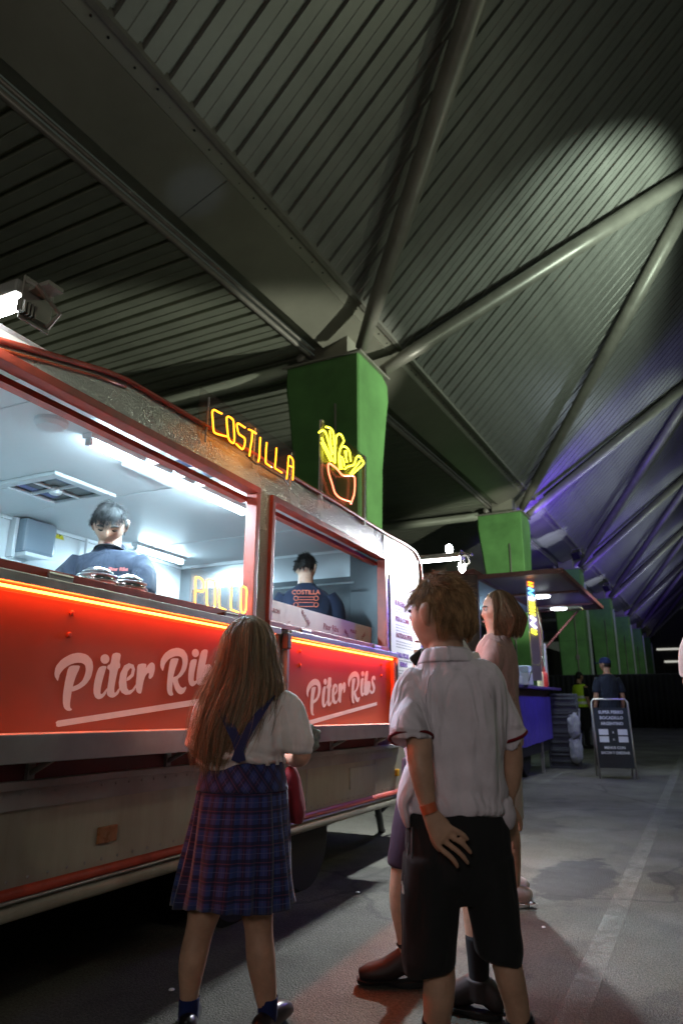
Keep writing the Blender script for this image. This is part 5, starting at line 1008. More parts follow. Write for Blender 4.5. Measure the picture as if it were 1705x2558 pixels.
def pleated(name, mat, parent, zs, cxs, rxs, rys, amp, npl, N=288, hem=0.0):
    b = MB(); vs = []; uvs = []
    for r_i, z in enumerate(zs):
        for j in range(N + 1):
            th = 2 * PI * j / N; ph = (j / N * npl) % 1.0
            fold_ = (ph / .72 if ph < .72 else (1 - ph) / .28); a = amp[r_i] * (fold_ - .5) + amp[r_i] * .5 * math.sin(th * 5 + z * 9)
            rr = 1 + a / rxs[r_i]
            vs.append((cxs[r_i] + rxs[r_i] * rr * math.cos(th), rys[r_i] * rr * math.sin(th), z + hem * (r_i == len(zs) - 1) * math.sin(th * 3 + 1))); uvs.append((j / N * npl * .075 + (.02 * fold_ if amp[r_i] else 0), z))
    W_ = N + 1; fs = [(i * W_ + j, i * W_ + j + 1, (i + 1) * W_ + j + 1, (i + 1) * W_ + j) for i in range(len(zs) - 1) for j in range(N)]
    me = bpy.data.meshes.new(name); me.from_pydata(vs, [], fs); me.materials.append(mat); ul = me.uv_layers.new(name='UVMap')
    for l in me.loops: ul.data[l.index].uv = uvs[l.vertex_index]
    me.polygons.foreach_set('use_smooth', [True] * len(me.polygons)); me.update(); o = link(name, me, parent); sd = o.modifiers.new('t', 'SOLIDIFY'); sd.thickness = .004; return o
zs = list(np.linspace(.765, .398, 16)); tt = [(0.765 - z) / .367 for z in zs]
pleated('pleated_skirt', plaid('navy_tartan'), girl, zs, [.029 - .012 * t for t in tt], [.153 + .044 * t for t in tt], [.120 + .042 * t for t in tt], [.006 + .016 * t for t in tt], 17, hem=.008)
zs = [.872, .855, .83, .80, .775, .757]
pleated('skirt_yoke', plaid('navy_tartan_bias', R_(45)), girl, zs, [.027, .027, .028, .029, .029, .029], [.138, .141, .146, .151, .156, .160], [.101, .104, .111, .117, .123, .127], [.0] * 6, 17)
q = MB()
for pts in ([(.135, .0, 1.083), (.128, -.055, 1.070), (.105, -.098, 1.03), (.075, -.112, .985), (.045, -.118, .93), (.02, -.120, .86)], [(-.062, .0, 1.083), (-.055, -.055, 1.070), (-.035, -.098, 1.03), (-.01, -.112, .985), (.02, -.1185, .93), (.04, -.121, .86)]):
    pts = smooth_path(pts, 4); vs = []
    for i, p in enumerate(pts):
        t = Vector(pts[min(i + 1, len(pts) - 1)]) - Vector(pts[max(i - 1, 0)]); w_ = Vector((1, 0, .45 if pts[0][0] > 0 else -.45)) ; n_ = t.cross(w_).normalized(); w_ = n_.cross(t).normalized() * .0155
        for s_ in (-1, 1): vs += [Vector(p) + w_ * s_ + Vector((0, -.012, 0)), Vector(p) + w_ * s_ + Vector((0, -.004, 0))]
    k = len(pts); fs = []
    for i in range(k - 1):
        o = i * 4; e = o + 4; fs += [(o, o + 2, e + 2, e), (o + 1, e + 1, e + 3, o + 3), (o, e, e + 1, o + 1), (o + 2, o + 3, e + 3, e + 2)]
    q.add(vs, fs)
q.build('pinafore_strap', m_navy, girl, smooth=True, angle=40)
for x, yw in ((-.121, 8), (.139, -20)):
    q = MB(); q.loft([(x, 0, .03, .031, .036), (x, 0, .07, .0325, .036), (x, -.001, .108, .0335, .0375), (x, -.001, .112, .0335, .0375), (x, -.001, .113, .029, .033)], seg=22); q.build('sock', m_bsock, girl, smooth=True)
    q = MB(); foot(q, x, 0, .010, R_(yw), 1.0, .06); link('shoe', remesh(q, 'shoe', m_shoe, .006, 2), girl)
# long hair curtain
zk = [1.376, 1.362, 1.335, 1.29, 1.24, 1.19, 1.14, 1.08, 1.0, .945, .88, .84]
cxk = [.033, .033, .033, .033, .033, .030, .026, .014, -.006, -.020, -.034, -.044]
hwk = [.012, .045, .075, .096, .102, .110, .130, .142, .142, .132, .108, .086]
hdk = [.012, .050, .080, .104, .110, .106, .104, .118, .128, .128, .124, .120]
def cur(z): return [float(np.interp(-z, [-a for a in zk], k)) for k in (cxk, hwk, hdk)]
P = []; tints = []
for lk in range(520):
    ph0 = rng.uniform(-1.95, 1.95); zend0 = .855 + .045 * rng.normal() * .5 + .012 * abs(ph0) + (.15 * max(0, ph0 - .75) ** 1.1 if ph0 > .75 else .0)
    r0 = rng.uniform(.82, 1.04); wob = rng.normal(size=3) * .004; lt = rng.uniform(.62, 1.38); warm = rng.uniform(-.06, .10)
    z0 = 1.374 - .09 * rng.random() ** 2; zend0 = max(.835, zend0) if ph0 > -1.2 else max(.84, zend0 + .02)
    for s_ in range(11):
        ph = ph0 + rng.normal() * .07; ze = zend0 + rng.normal() * .016; rr = r0 * (1 + rng.normal() * .02); K = 20; pts = []
        fr = rng.random() < .035
        for k in range(K):
            t = k / (K - 1); z = z0 + (ze - z0) * t ** 1.0; c_, w_, d_ = cur(z); conv = 1 - .25 * max(0, t - .75)
            pj = ph0 + (ph - ph0) * (1 - .75 * t); sw = .02 * math.sin(t * 5 + lk) * t
            x = c_ + w_ * math.sin(pj * .86) * rr + wob[0] * math.sin(3 * t + lk) + sw * .25; y = .008 - d_ * math.cos(pj * .86) * rr + wob[1] * math.sin(4 * t + lk)
            if fr: x += .016 * t * math.sin(t * 7 + s_) + .022 * t * (1 if ph0 > 0 else -1); y -= .02 * t
            pts.append((x, y, z))
        P.append(pts); v_ = lt * rng.uniform(.55, 1.5); tints.append((v_ * (1 + warm), v_, v_ * (1 - warm)))
for i in range(110):
    sd_ = -1 if i < 105 else 1; z = rng.uniform(.9, 1.3); c_, w_, d_ = cur(z); x = c_ + sd_ * w_ * .95; y = rng.uniform(-.06, .02); pts = []; am = rng.uniform(.006, .03); ln = rng.uniform(.05, .16)
    for k in range(20):
        t = k / 19; c2, w2, _ = cur(max(.84, z - ln * t)); pts.append((c2 + sd_ * w2 * .93 + sd_ * am * math.sin(t * 2.6) + .006 * math.sin(t * 9 + i), y - .02 * t, z - ln * t + .02 * math.sin(t * 3)))
    P.append(pts); tints.append((.8, .8, .8))
strands('long_hair', P, .00072 * np.concatenate([np.ones(15), np.linspace(1, .3, 5)])[None] * np.where(np.arange(len(P)) < len(P) - 110, 1, .5)[:, None], m_hg, girl, np.array(tints))
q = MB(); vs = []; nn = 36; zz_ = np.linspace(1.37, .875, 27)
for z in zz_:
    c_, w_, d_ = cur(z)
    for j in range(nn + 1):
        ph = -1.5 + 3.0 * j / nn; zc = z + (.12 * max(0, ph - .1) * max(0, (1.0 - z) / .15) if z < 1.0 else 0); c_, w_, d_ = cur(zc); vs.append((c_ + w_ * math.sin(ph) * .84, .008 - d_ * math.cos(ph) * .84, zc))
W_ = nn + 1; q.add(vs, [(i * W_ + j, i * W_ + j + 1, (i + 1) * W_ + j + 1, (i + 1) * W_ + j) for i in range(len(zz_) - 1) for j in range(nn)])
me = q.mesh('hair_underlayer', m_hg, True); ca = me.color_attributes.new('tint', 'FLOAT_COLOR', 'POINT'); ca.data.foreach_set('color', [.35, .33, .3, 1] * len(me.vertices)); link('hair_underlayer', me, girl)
# plush and red bag she holds
pl = empty('plush_toy', (0, 0, 0), label='grey green knitted plush toy held under the girl\'s right arm', cat='toy'); pl.matrix_world = Matrix.Translation((-1.534, 2.147, 0)) @ Matrix.Rotation(YW, 4, 'Z')
q = MB()
for p in ((.262, .06, .955, .024), (.280, .07, .930, .022), (.287, .065, .905, .016), (.268, .06, .900, .022), (.250, .075, .93, .026), (.293, .06, .945, .014)): q.lathe([(p[3] * math.sin(a), -p[3] * math.cos(a)) for a in np.linspace(.1, 3.04, 9)], p[:3], 14)
link('plush_body', remesh(q, 'plush_body', M('grey_green_yarn', (.20, .235, .20), .9, var=(60, .35), bump=(140, .9, .006)), .006, 2, fold(60, 60, .004, 1)), pl)
rb = empty('red_bag', (0, 0, 0), label='dark red soft bag hanging in front of the girl by her skirt', cat='bag'); rb.matrix_world = pl.matrix_world.copy()
q = MB(); q.loft([(.185, .16, .82, .012, .02), (.192, .16, .78, .030, .06), (.205, .16, .71, .036, .08), (.214, .16, .66, .036, .08), (.217, .16, .628, .022, .06)], seg=22); link('bag_body', remesh(q, 'bag_body', cloth('dark_red_bag', (.22, .022, .03)), .007, 2, fold(10, 4, .006, 4)), rb)
# =============================================================== other figures
def adult(G, yaw, label, Hh, shirt, pants, skinm, head_yaw=0, head_pitch=0, arms='down', short_pants=False, sleeves='short', shoe=m_shoe, headonly=None, voxel=.0075, bare_calf=False, hoff=.02, fw=1.0, group=None):
    k = Hh / 1.75; r = rootP(G, yaw, label, group); X = lambda *a: tuple(v * k for v in a); mb = MB()
    HH = .232 * (k ** .5); hc = (0, hoff * k, (1.75 * k - HH * .52))
    L = head(mb, hc, R_(head_yaw), R_(head_pitch), HH)
    mb.loft([X(0, -.01, 1.42, .07, .065), X(0, -.01, 1.49, .056, .056), (0, .0, hc[2] - HH * .30, .054 * k, .056 * k), (0, .01, hc[2] - HH * .1, .05 * k, .055 * k)], seg=18)
    tor = [(0, 0, .84, .155, .10), (0, 0, .95, .165, .112), (0, 0, 1.08, .142 * fw, .102), (0, .005, 1.25, .165, .115), (0, 0, 1.37, .172, .102), (0, -.01, 1.44, .12, .078), (0, -.01, 1.49, .06, .056)]
    mb.loft([X(*t) for t in tor], seg=26)
    ar = {}
    for s in (-1, 1):
        if arms == 'down': A = [(.165, 0, 1.40, .054), (.205, -.01, 1.28, .047), (.225, -.02, 1.13, .040), (.235, .01, 1.00, .034), (.24, .05, .885, .025, .020)]; hd, hacross, hn = (0, .25, -1), (0, 1, .25), (s, 0, 0)
        elif arms == 'forward': A = [(.165, 0, 1.40, .054), (.215, .03, 1.27, .047), (.235, .07, 1.12, .041), (.20, .18, 1.08, .034), (.13, .30, 1.06, .025, .021)]; hd, hacross, hn = (-s * .3, 1, -.1), (0, .1, 1), (s, .3, 0)
        elif arms == 'folded': A = [(.165, 0, 1.40, .054), (.20, .05, 1.27, .047), (.205, .11, 1.12, .041), (.10, .19, 1.13, .034), (-.02, .20, 1.16, .025, .021)]; hd, hacross, hn = (-s * 1, .05, .1), (0, 0, 1), (0, 1, 0)
        A = [(a[0] * s, *a[1:]) for a in A]; mb.loft([X(*a) for a in A], seg=16, ref=(0, 1, .2)); ar[s] = A
        hand5(mb, X(*A[-1][:3]), hd, hacross, hn, k, 1, .35)
        lg = [(.088, 0, .90, .088, .098), (.095, .005, .70, .076, .08), (.10, .0, .50, .056, .06), (.10, -.015, .36, .053, .056), (.10, -.02, .22, .042, .045), (.10, -.015, .10, .034, .037), (.10, -.01, .06, .034, .036)]
        mb.loft([X(s * a[0], *a[1:]) for a in lg], seg=18)
    link('body', remesh(mb, 'body', skinm, voxel, 3, None, white), r)
    q = MB(); off = lambda a, d: (a[0], a[1], a[2], a[3] + d, (a[4] if len(a) > 4 else a[3]) + d)
    q.loft([X(*off(t, .014 if t[2] < 1.4 else .008)) for t in ([(0, 0, .83, .162, .112)] + tor[1:-1] + [(0, -.01, 1.475, .066, .060)])], seg=40)
    for s in (-1, 1):
        A = ar[s]; B_ = A[:3] if sleeves == 'short' else A[:4] + [A[4]]
        if sleeves == 'short': e = tuple(A[1][i] * .35 + A[2][i] * .65 for i in range(3)); B_ = [(A[0][0] * .92, A[0][1], A[0][2] + .005, .058), (*A[1][:3], .062), (*e, .060), (*e[:2], e[2] + .001, .052), (*(A[1][i] * .6 + A[2][i] * .4 for i in range(3)), .046)]
        else: B_ = [off(a, .012) for a in A]
        q.loft([X(*b_) for b_ in B_], seg=24, ref=(0, 1, .2))
    st_ = link('shirt', remesh(q, 'shirt', shirt, voxel, 2, fold(6, 3, .007 * k, Hh * 7, 15, .003)), r)
    q = MB(); q.loft([X(0, 0, .97, .168, .118), X(0, 0, .88, .176, .125), X(0, 0, .80, .15, .10)], seg=30)
    ze = .46 if short_pants else .05
    for s in (-1, 1):
        ls = [(.085, 0, .90, .09, .115), (.096, .0, .70, .088, .098), (.102, 0, .50, .074, .08), (.102, -.012, .30, .062, .066), (.102, -.015, .07, .055, .062)]
        if short_pants: ls = ls[:2] + [(.102, 0, .50, .082, .09), (.102, 0, .452, .082, .09), (.102, 0, .450, .074, .08), (.102, 0, .48, .062, .07)]
        q.loft([X(s * a[0], *a[1:]) for a in ls], seg=26)
    link('shorts' if short_pants else 'trousers', remesh(q, 'trousers', pants, voxel, 2, fold(6, 3, .008, Hh * 3)), r)
    for s in (-1, 1):
        q = MB(); foot(q, s * .102 * k, -.015 * k, .012, R_(-s * 8), 1.25 * k, .085); so = link('shoe', remesh(q, 'shoe', shoe, .008, 2), r); q = MB(); foot(q, s * .102 * k, -.015 * k, 0, R_(-s * 8), 1.29 * k, .03); q.v = [(v[0], v[1], min(max(v[2], 0), .022)) for v in q.v]; q.build('sole', m_iwhite if 'pink' in shoe.name else m_rubber, so)
    return r, L, HH, hc, k
hmask_back = lambda lim=-.45: (lambda d: d[2] > (lim if d[1] < -.1 else (lim + (d[1] + .1) * 1.8 if d[1] < .42 else .50)) and not (abs(d[0]) > .75 and d[2] < .08 and d[1] > -.3))
down = lambda d: (d[0] * .4, -.2 + d[1] * .6 if d[2] > .4 else d[1] * .3, -.9 if d[2] < .6 else -.2)
# woman in profile
r, L, HH, hc, k = adult((-1.085, 4.135), YW + R_(80), 'woman with a chin length bob and dusty pink ribbed top, in profile behind the boy', 1.715, m_knit, cloth('cream_shorts', (.46, .42, .38)), m_sk2, 4, 3, 'folded', True, 'short', M('pink_sneaker', (.50, .42, .40), .5, var=(20, .2)), fw=.9, hoff=-.035)
face_parts(r, L, HH, m_hw)
wm = lambda d: d[2] > (-.62 if d[1] < .0 else (-.62 + d[1] * 1.9 if d[1] < .55 else .50))
scalp(r, L, m_hw, lambda d: d[2] > (-.55 if d[1] < .05 else -.55 + (d[1] - .05) * 2.2), 1.05)
P = []; tn = []
for i in range(2200):
    ph = rng.uniform(-1.95, 1.95); K = 12; pts = []; ze = -.64 + .055 * rng.normal() - .02 * abs(ph); rr = rng.uniform(1.0, 1.17) * (1 + .05 * math.sin(ph * 9)); j0 = rng.normal() * .05
    for kk in range(K):
        t = kk / (K - 1); zz = .515 - t * (.515 - ze); rad = math.sqrt(max(0, 1 - (min(max(zz, -.05), .5) / .52) ** 2)); fl = 1.02 + .30 * max(0, min(1, (.15 - zz) / .4)) - .26 * max(0, (-zz - .30) / .35)
        a = ph + j0 * (1 - t) + .16 * math.sin(6 * t + ph * 7) * t + .05 * math.sin(9 * t + i) * t; x = .36 * math.sin(a) * rad * rr * fl; y = -.45 * math.cos(a) * rad * rr * fl
        if y > .22: y = .22 + (y - .22) * .35
        pts.append(tuple(L(x, y, zz)))
    P.append(pts); v_ = rng.uniform(.35, 2.1); tn.append((v_, v_ * .94, v_ * .86))
strands('bob_hair', P, .0012, m_hw, r, np.array(tn))
q = MB(); q.lathe([(.002, -.006), (.005, 0), (.002, .006)], L(-.385, -.05, -.17), 8); q.build('earring', m_alu, r)
q = MB(); q.tube([(.05 * math.cos(a) * k + 0, .05 * math.sin(a) * k - .01, 1.485 * k + .02 * math.sin(a)) for a in np.linspace(0, 2 * PI, 20)[:-1]], .006, 6, closed=True); q.build('neckband', m_knit, r, smooth=True)
# second boy hidden behind the first one
hb = rootP((-1.159, 2.782), YW, 'mostly hidden second boy in plum shorts and dark shoes, behind the first boy')
mb = MB(); LH = head(mb, (.215, .02, 1.47), R_(55), 0, .225)
mb.loft([(.215, 0, 1.26, .06, .055), (.215, 0, 1.36, .05, .05), (.215, .0, 1.42, .05, .05)], seg=16); mb.loft([(.16, -.02, .72, .13, .09), (.19, 0, .95, .125, .085), (.205, 0, 1.15, .13, .09), (.215, 0, 1.25, .10, .07), (.215, 0, 1.30, .06, .05)], seg=22)
mb.loft([(.11, 0, 1.24, .04), (.105, .06, 1.12, .036), (.11, .10, 1.08, .034), (.10, .04, 1.15, .027), (.085, -.005, 1.20, .02)], seg=14, ref=(1, 0, 0)); hand5(mb, (.080, -.005, 1.195), (.15, -.1, 1), (1, 0, -.3), (0, -1, 0), .62, 1, .7)
mb.loft([(.31, 0, 1.24, .04), (.32, .02, 1.08, .036), (.30, .05, .95, .032), (.28, .08, .80, .022)], seg=14); hand5(mb, (.28, .08, .80), (0, .1, -1), (0, 1, 0), (1, 0, 0), .8, 1, .3)
mb.loft([(.08, 0, .68, .08, .085), (.03, .01, .50, .058), (.002, .01, .40, .047), (-.006, .015, .29, .045), (.01, .02, .16, .034), (.02, .02, .06, .032)], seg=16)
mb.loft([(.21, -.05, .68, .08, .085), (.235, -.13, .50, .058), (.245, -.18, .40, .047), (.248, -.21, .30, .045), (.245, -.235, .16, .034), (.245, -.24, .06, .032)], seg=16)
link('body', remesh(mb, 'body', m_sk1, .0065, 3, None, white), hb); face_parts(hb, LH, .225, m_hd)
scalp(hb, LH, m_hd, hmask_back(), 1.04); short_hair('hair', hb, LH, .225, m_hd, 900, .035, hmask_back(), down, .2, .0014)
q = MB(); q.loft([(.155, -.02, .78, .135, .11), (.19, 0, .95, .132, .10), (.20, 0, 1.12, .140, .10), (.212, 0, 1.22, .130, .09), (.215, 0, 1.27, .10, .07), (.215, 0, 1.32, .062, .058)], seg=32)
q.loft([(.125, 0, 1.25, .05), (.115, .03, 1.17, .052), (.11, .07, 1.10, .05)], seg=20); q.loft([(.30, 0, 1.255, .05), (.318, .01, 1.17, .052), (.32, .02, 1.07, .052)], seg=20)
link('polo_shirt', remesh(q, 'polo_shirt', m_whit, .007, 2, fold(7, 3, .006, 12)), hb)
q = MB(); q.loft([(.15, 0, .83, .135, .10), (.15, 0, .72, .142, .11), (.15, -.02, .62, .12, .09)], seg=28)
q.loft([(.09, 0, .72, .085, .10), (.035, .01, .55, .074, .08), (.012, .012, .43, .064, .068), (.012, .012, .428, .056, .06), (.02, .012, .47, .05, .055)], seg=22); q.loft([(.205, -.04, .72, .085, .10), (.235, -.12, .55, .074, .08), (.245, -.17, .43, .064, .07), (.245, -.17, .428, .056, .06), (.24, -.155, .47, .05, .055)], seg=22)
link('shorts', remesh(q, 'shorts', m_plum, .007, 2, fold(9, 3, .006, 15)), hb)
for x, y, yw, s_ in ((.022, .025, 88, 1.18), (.245, -.24, 62, 1.15)):
    q = MB(); q.loft([(x, y, .05, .036, .038), (x, y, .13, .036, .038), (x + (.0 if x > .1 else -.006), y, .24 if x > .1 else .14, .043, .045), (x, y, .242 if x > .1 else .142, .038, .04)], seg=18); q.build('sock', m_sock, hb, smooth=True)
    q = MB(); foot(q, x, y, .014, R_(yw), s_, .12); q.loft([(x, y, .05, .044, .05), (x, y, .09, .043, .048), (x, y, .118, .042, .046)], seg=18); s0 = link('shoe', remesh(q, 'shoe', m_brsh, .006, 2), hb)
    q = MB(); foot(q, x, y, .0, R_(yw), s_ * 1.04, .03); q.v = [(v[0], v[1], min(max(v[2], .0), .024)) for v in q.v]; q.build('sole', m_rubber, s0)
    if x < .1:
        q = MB()
        for i in range(4): q.tube([(x - .055 - i * .022, y - .03, .085 - i * .012), (x - .06 - i * .022, y, .105 - i * .013), (x - .055 - i * .022, y + .03, .085 - i * .012)], .004, 6)
        q.build('lace', m_brsh, s0, smooth=True)
mc = empty('black_camera', (0, 0, 0), label='small black object held up in a fist beside the boy\'s collar', cat='camera'); mc.matrix_world = Matrix.Translation((-1.159, 2.782, 0)) @ Matrix.Rotation(YW, 4, 'Z')
q = MB(); q.box((.088, -.035, 1.243), (.075, .035, .045), Matrix.Rotation(R_(-38), 3, 'Y'), bev=.012); q.lathe([(.014, -.02), (.016, 0), (.014, .02)], (.11, -.055, 1.262), 12, M3=Matrix.Rotation(R_(90), 3, 'X')); q.build('casing', m_rubber, mc, smooth=True, angle=40)
# server inside the truck
sv = rootP((-2.817, 2.640), YW, 'server in a faded navy t-shirt looking down behind the near hatch')
mb = MB(); Ls = head(mb, (.033, -.02, 1.990), R_(193), R_(33), .240)
mb.loft([(.038, .0, 1.78, .085, .075), (.038, .0, 1.83, .066, .062), (.036, -.005, 1.89, .060, .062), (.034, .01, 1.95, .055, .06)], seg=20); mb.loft([(.04, 0, 1.2, .15, .10), (.04, 0, 1.5, .16, .11), (.04, 0, 1.66, .165, .10), (.04, 0, 1.74, .11, .075), (.04, 0, 1.78, .06, .056)], seg=22)
for s in (-1, 1):
    A = [(.04 + s * .175, 0, 1.775, .052), (.04 + s * .215, -.06, 1.655, .046), (.04 + s * .215, -.11, 1.565, .041), (.04 + s * .16, -.20, 1.545, .034), (.04 + s * .10, -.27, 1.550, .025, .021)]; mb.loft(A, seg=16, ref=(0, 1, .2)); hand5(mb, A[-1][:3], (-s * .4, -1, .0), (-s, .4, 0), (0, 0, 1), 1.0, 1, .3)
for s in (-1, 1): mb.loft([(.04 + s * .09, 0, 1.25, .09, .1), (.04 + s * .1, 0, .98, .06, .065), (.04 + s * .1, .02, .60, .04, .045)], seg=16)
link('body', remesh(mb, 'body', m_sk2, .0042, 2, None, white), sv); face_parts(sv, Ls, .240, m_hs, closed=True)
smask = lambda d: d[2] > (-.35 if d[1] < -.05 else (-.35 + (d[1] + .05) * 1.7 if d[1] < .33 else .36)) and not (abs(d[0]) > .76 and d[2] < .1 and d[1] > -.3)
scalp(sv, Ls, m_hs, smask, 1.06); short_hair('hair', sv, Ls, .240, m_hs, 3600, .036, smask, lambda d: (d[0] * .7 + .3, d[1] * .9 + .2, -.5 if d[2] < .6 else -.05), .22, .0011, .25)
q = MB(); q.loft([(.04, 0, 1.15, .165, .12), (.04, 0, 1.50, .170, .122), (.04, 0, 1.67, .188, .120), (.04, 0, 1.76, .190, .108), (.04, 0, 1.815, .155, .088), (.038, -.0, 1.842, .098, .074), (.038, -.005, 1.850, .080, .068), (.038, -.005, 1.835, .07, .058)], seg=44)
for s in (-1, 1): q.loft([(.04 + s * .155, 0, 1.790, .056), (.04 + s * .205, -.035, 1.705, .064), (.04 + s * .222, -.085, 1.615, .064), (.04 + s * .222, -.10, 1.590, .062), (.04 + s * .222, -.10, 1.591, .054), (.04 + s * .22, -.08, 1.625, .046)], seg=26, ref=(0, 1, .2))
link('tshirt', remesh(q, 'tshirt', m_tee, .007, 2, fold(6, 4, .007, 21, 14, .003)), sv)
torus((.038, -.005, 1.848), (0, .25, 1), .0765, .006, m_blk, 'neckband', sv)
text('chest_print', 'Piter Ribs', .026, M('red_chest_print', (.32, .07, .06), .6), sv, (.085, -.130, 1.715), (R_(82), 0, 0), ext=.001, bold=.0012)
q = MB(); q.loft([(.04, 0, 1.28, .17, .125), (.04, 0, 1.15, .175, .125)], seg=24, sub=1)
for s in (-1, 1): q.loft([(.04 + s * .085, 0, 1.2, .09, .11), (.04 + s * .1, 0, .9, .075, .08), (.04 + s * .1, .02, .56, .055, .06)], seg=20)
link('trousers', remesh(q, 'trousers', m_blk, .009, 2), sv)
for s in (-1, 1): q = MB(); foot(q, .04 + s * .1, .02, .50, PI, 1.2, .08); link('shoe', remesh(q, 'shoe', m_shoe, .009, 2), sv)
# cook with his back turned
ck = rootP((-2.583, 4.387), YW, 'cook in navy t-shirt with orange back print, facing the hood in the far hatch')
mb = MB(); Lc = head(mb, (.022, .015, 2.030), R_(-18), R_(12), .215)
mb.loft([(.022, 0, 1.84, .075, .07), (.022, 0, 1.90, .060, .058), (.022, .0, 1.96, .057, .058), (.022, .01, 2.0, .055, .056)], seg=20); mb.loft([(.03, 0, 1.25, .15, .10), (.03, 0, 1.55, .16, .11), (.03, 0, 1.76, .165, .10), (.03, 0, 1.84, .11, .075), (.03, 0, 1.89, .06, .056)], seg=22)
for s in (-1, 1):
    A = [(.03 + s * .175, 0, 1.80, .052), (.03 + s * .22, .05, 1.66, .046), (.03 + s * .225, .10, 1.56, .041), (.03 + s * .17, .21, 1.55, .034), (.03 + s * .11, .30, 1.57, .025, .021)]; mb.loft(A, seg=16, ref=(0, 1, .2)); hand5(mb, A[-1][:3], (-s * .3, 1, 0), (s, .3, 0), (0, 0, 1), 1, -1, .35)
    mb.loft([(.03 + s * .09, 0, 1.30, .09, .1), (.03 + s * .1, 0, 1.0, .06, .065), (.03 + s * .1, -.02, .60, .04, .045)], seg=16)
link('body', remesh(mb, 'body', m_sk2, .0065, 3, None, white), ck); face_parts(ck, Lc, .215, m_hd)
scalp(ck, Lc, m_hd, hmask_back(-.30), 1.05); short_hair('hair', ck, Lc, .215, m_hd, 1300, .032, hmask_back(-.30), down, .3, .0016)
q = MB(); q.loft([(.03, 0, 1.2, .175, .12), (.03, 0, 1.55, .182, .122), (.03, 0, 1.70, .196, .118), (.03, 0, 1.79, .190, .105), (.03, 0, 1.85, .145, .085), (.03, -.0, 1.885, .086, .072), (.03, -.0, 1.905, .066, .062)], seg=44)
for s in (-1, 1): q.loft([(.03 + s * .165, 0, 1.825, .056), (.03 + s * .215, .025, 1.73, .066), (.03 + s * .228, .07, 1.63, .066), (.03 + s * .226, .085, 1.60, .064)], seg=26, ref=(0, 1, .2))
link('tshirt', remesh(q, 'tshirt', cloth('navy_tshirt', (.012, .016, .032)), .008, 2, fold(6, 3, .005, 31, 14, .002)), ck)
m_op = M('orange_back_print', (.42, .085, .035), .6)
text('back_print', 'COSTILLA', .046, m_op, ck, (.032, -.1245, 1.812), (R_(86), 0, 0), ext=.001, align='CENTER', bold=.001)
q = MB()
for x_ in (-.038, .108):
    for z_ in (1.782, 1.735): q.tube([(x_ + .016 * math.cos(a), -.128, z_ + .016 * math.sin(a)) for a in np.linspace(0, 2 * PI, 15)[:-1]], .0032, 6, closed=True)
for z_ in (1.792, 1.772, 1.752, 1.722): q.tube([(-.022, -.128, z_), (.092, -.128, z_)], .0030, 6)
q.build('back_emblem', m_op, ck)
q = MB(); q.loft([(.03, 0, 1.33, .17, .125), (.03, 0, 1.2, .175, .125)], seg=24, sub=1)
for s in (-1, 1): q.loft([(.03 + s * .085, 0, 1.25, .09, .11), (.03 + s * .1, 0, .9, .075, .08), (.03 + s * .1, .0, .56, .055, .06)], seg=20)
link('trousers', remesh(q, 'trousers', m_blk, .009, 2), ck)
for s in (-1, 1): q = MB(); foot(q, .03 + s * .1, .0, .50, 0, 1.2, .08); link('shoe', remesh(q, 'shoe', m_shoe, .009, 2), ck)
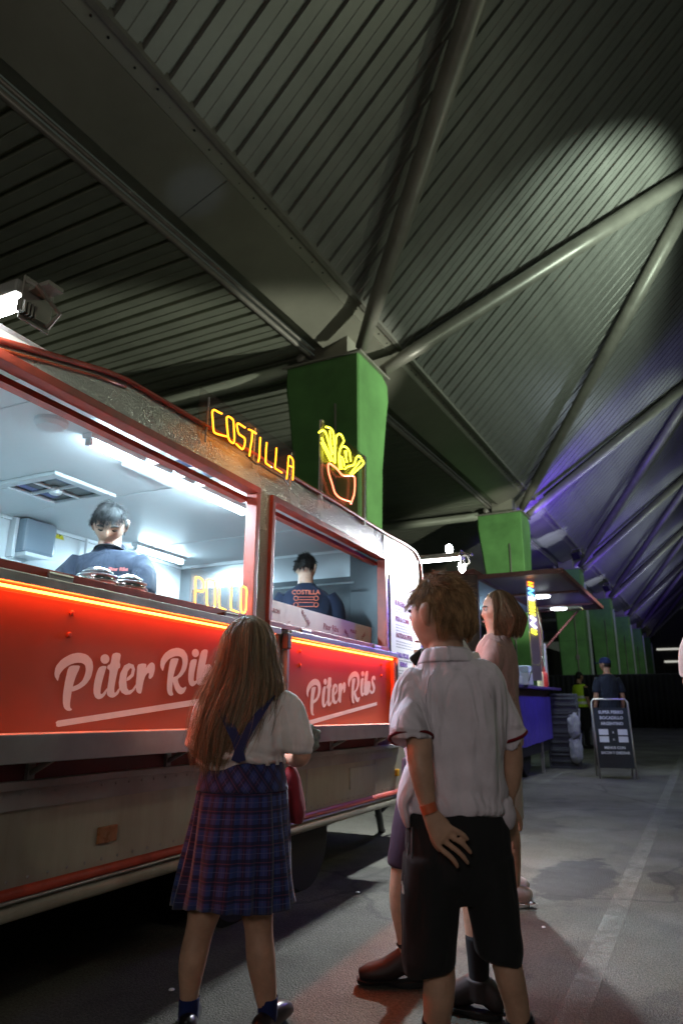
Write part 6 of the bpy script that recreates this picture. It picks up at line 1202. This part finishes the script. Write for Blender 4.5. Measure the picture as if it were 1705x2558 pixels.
# stewards in the distance
r, L, HH, hc, k = adult((-2.63, 17.5), YW - R_(62), 'steward in a yellow high visibility vest and black trousers near the stall crates', 1.74, m_blk, m_blk, m_sk3, 0, 0, 'down', False, 'short', voxel=.011)
scalp(r, L, m_hd, hmask_back(-.5), 1.07)
q = MB(); q.loft([(0, 0, .93, .190, .137), (0, 0, 1.08, .168, .127), (0, .005, 1.25, .190, .140), (0, 0, 1.38, .190, .124), (0, -.01, 1.455, .125, .092)], seg=32); q.v = [tuple(c_ * k for c_ in v) for v in q.v]; ve = link('hi_vis_vest', remesh(q, 'hi_vis_vest', m_vest, .012, 2, fold(6, 3, .008, 2)), r)
for z_, rx, ry in ((1.03, .184, .138), (1.16, .184, .137)):
    q = MB(); q.lathe([(1.0, -.028), (1.04, -.028), (1.04, .028), (1.0, .028)], (0, 0, 0), 32); q.v = [(v[0] * rx * k, v[1] * ry * k, v[2] + z_ * k) for v in q.v]; q.build('reflective_band', m_refl, ve)
r, L, HH, hc, k = adult((-1.47, 12.9), YW + R_(4), 'man in a dark t-shirt and navy cap standing behind the pavement sign, back turned', 1.79, m_tee, m_blk, m_sk3, 28, 4, 'down', False, 'short', voxel=.010)
scalp(r, L, m_hd, hmask_back(-.42), 1.05)
q = MB(); q.lathe([(.30 * HH * 1.28, .10 * HH), (.30 * HH * 1.30, .24 * HH), (.27 * HH * 1.25, .42 * HH), (.18 * HH * 1.2, .53 * HH), (.02, .56 * HH)], (0, 0, 0), 26)
RMc = Matrix.Rotation(R_(28), 3, 'Z'); q.v = [tuple(RMc @ Vector((v[0] * .95, v[1] * 1.16, v[2])) + Vector(hc)) for v in q.v]; cp = q.build('cap', m_navy, r, smooth=True)
q = MB(); q.box(tuple(RMc @ Vector((0, .60 * HH, .15 * HH)) + Vector(hc)), (.16, .10, .008), RMc, bev=.004); q.build('cap_peak', m_navy, cp)
r, L, HH, hc, k = adult((.199, 3.02), YW + R_(0), 'person in a pale t-shirt only just entering at the right edge of the picture', 1.72, m_whip, m_blk, m_sk2, 0, 0, 'folded', False, 'short', voxel=.009)
scalp(r, L, m_hd, hmask_back(-.45), 1.06)
# litter on the ground
for x, y, s_, wh in ((-1.93, 2.35, .012, 'between the girl and the camera corner'), (-.83, 3.75, .010, 'beside the woman near the painted line'), (-1.9, 3.9, .014, 'beyond the girl near the truck')):
    q = MB(); q.lathe([(s_ * .4, 0), (s_, .002), (s_ * .8, .006), (s_ * .2, .008)], (0, 0, .0045), 7); tag(q.build('paper_scrap', m_iwhite), 'tiny white paper scrap on the asphalt ' + wh, 'litter', 'paper scraps on the asphalt').location = (x, y, 0)
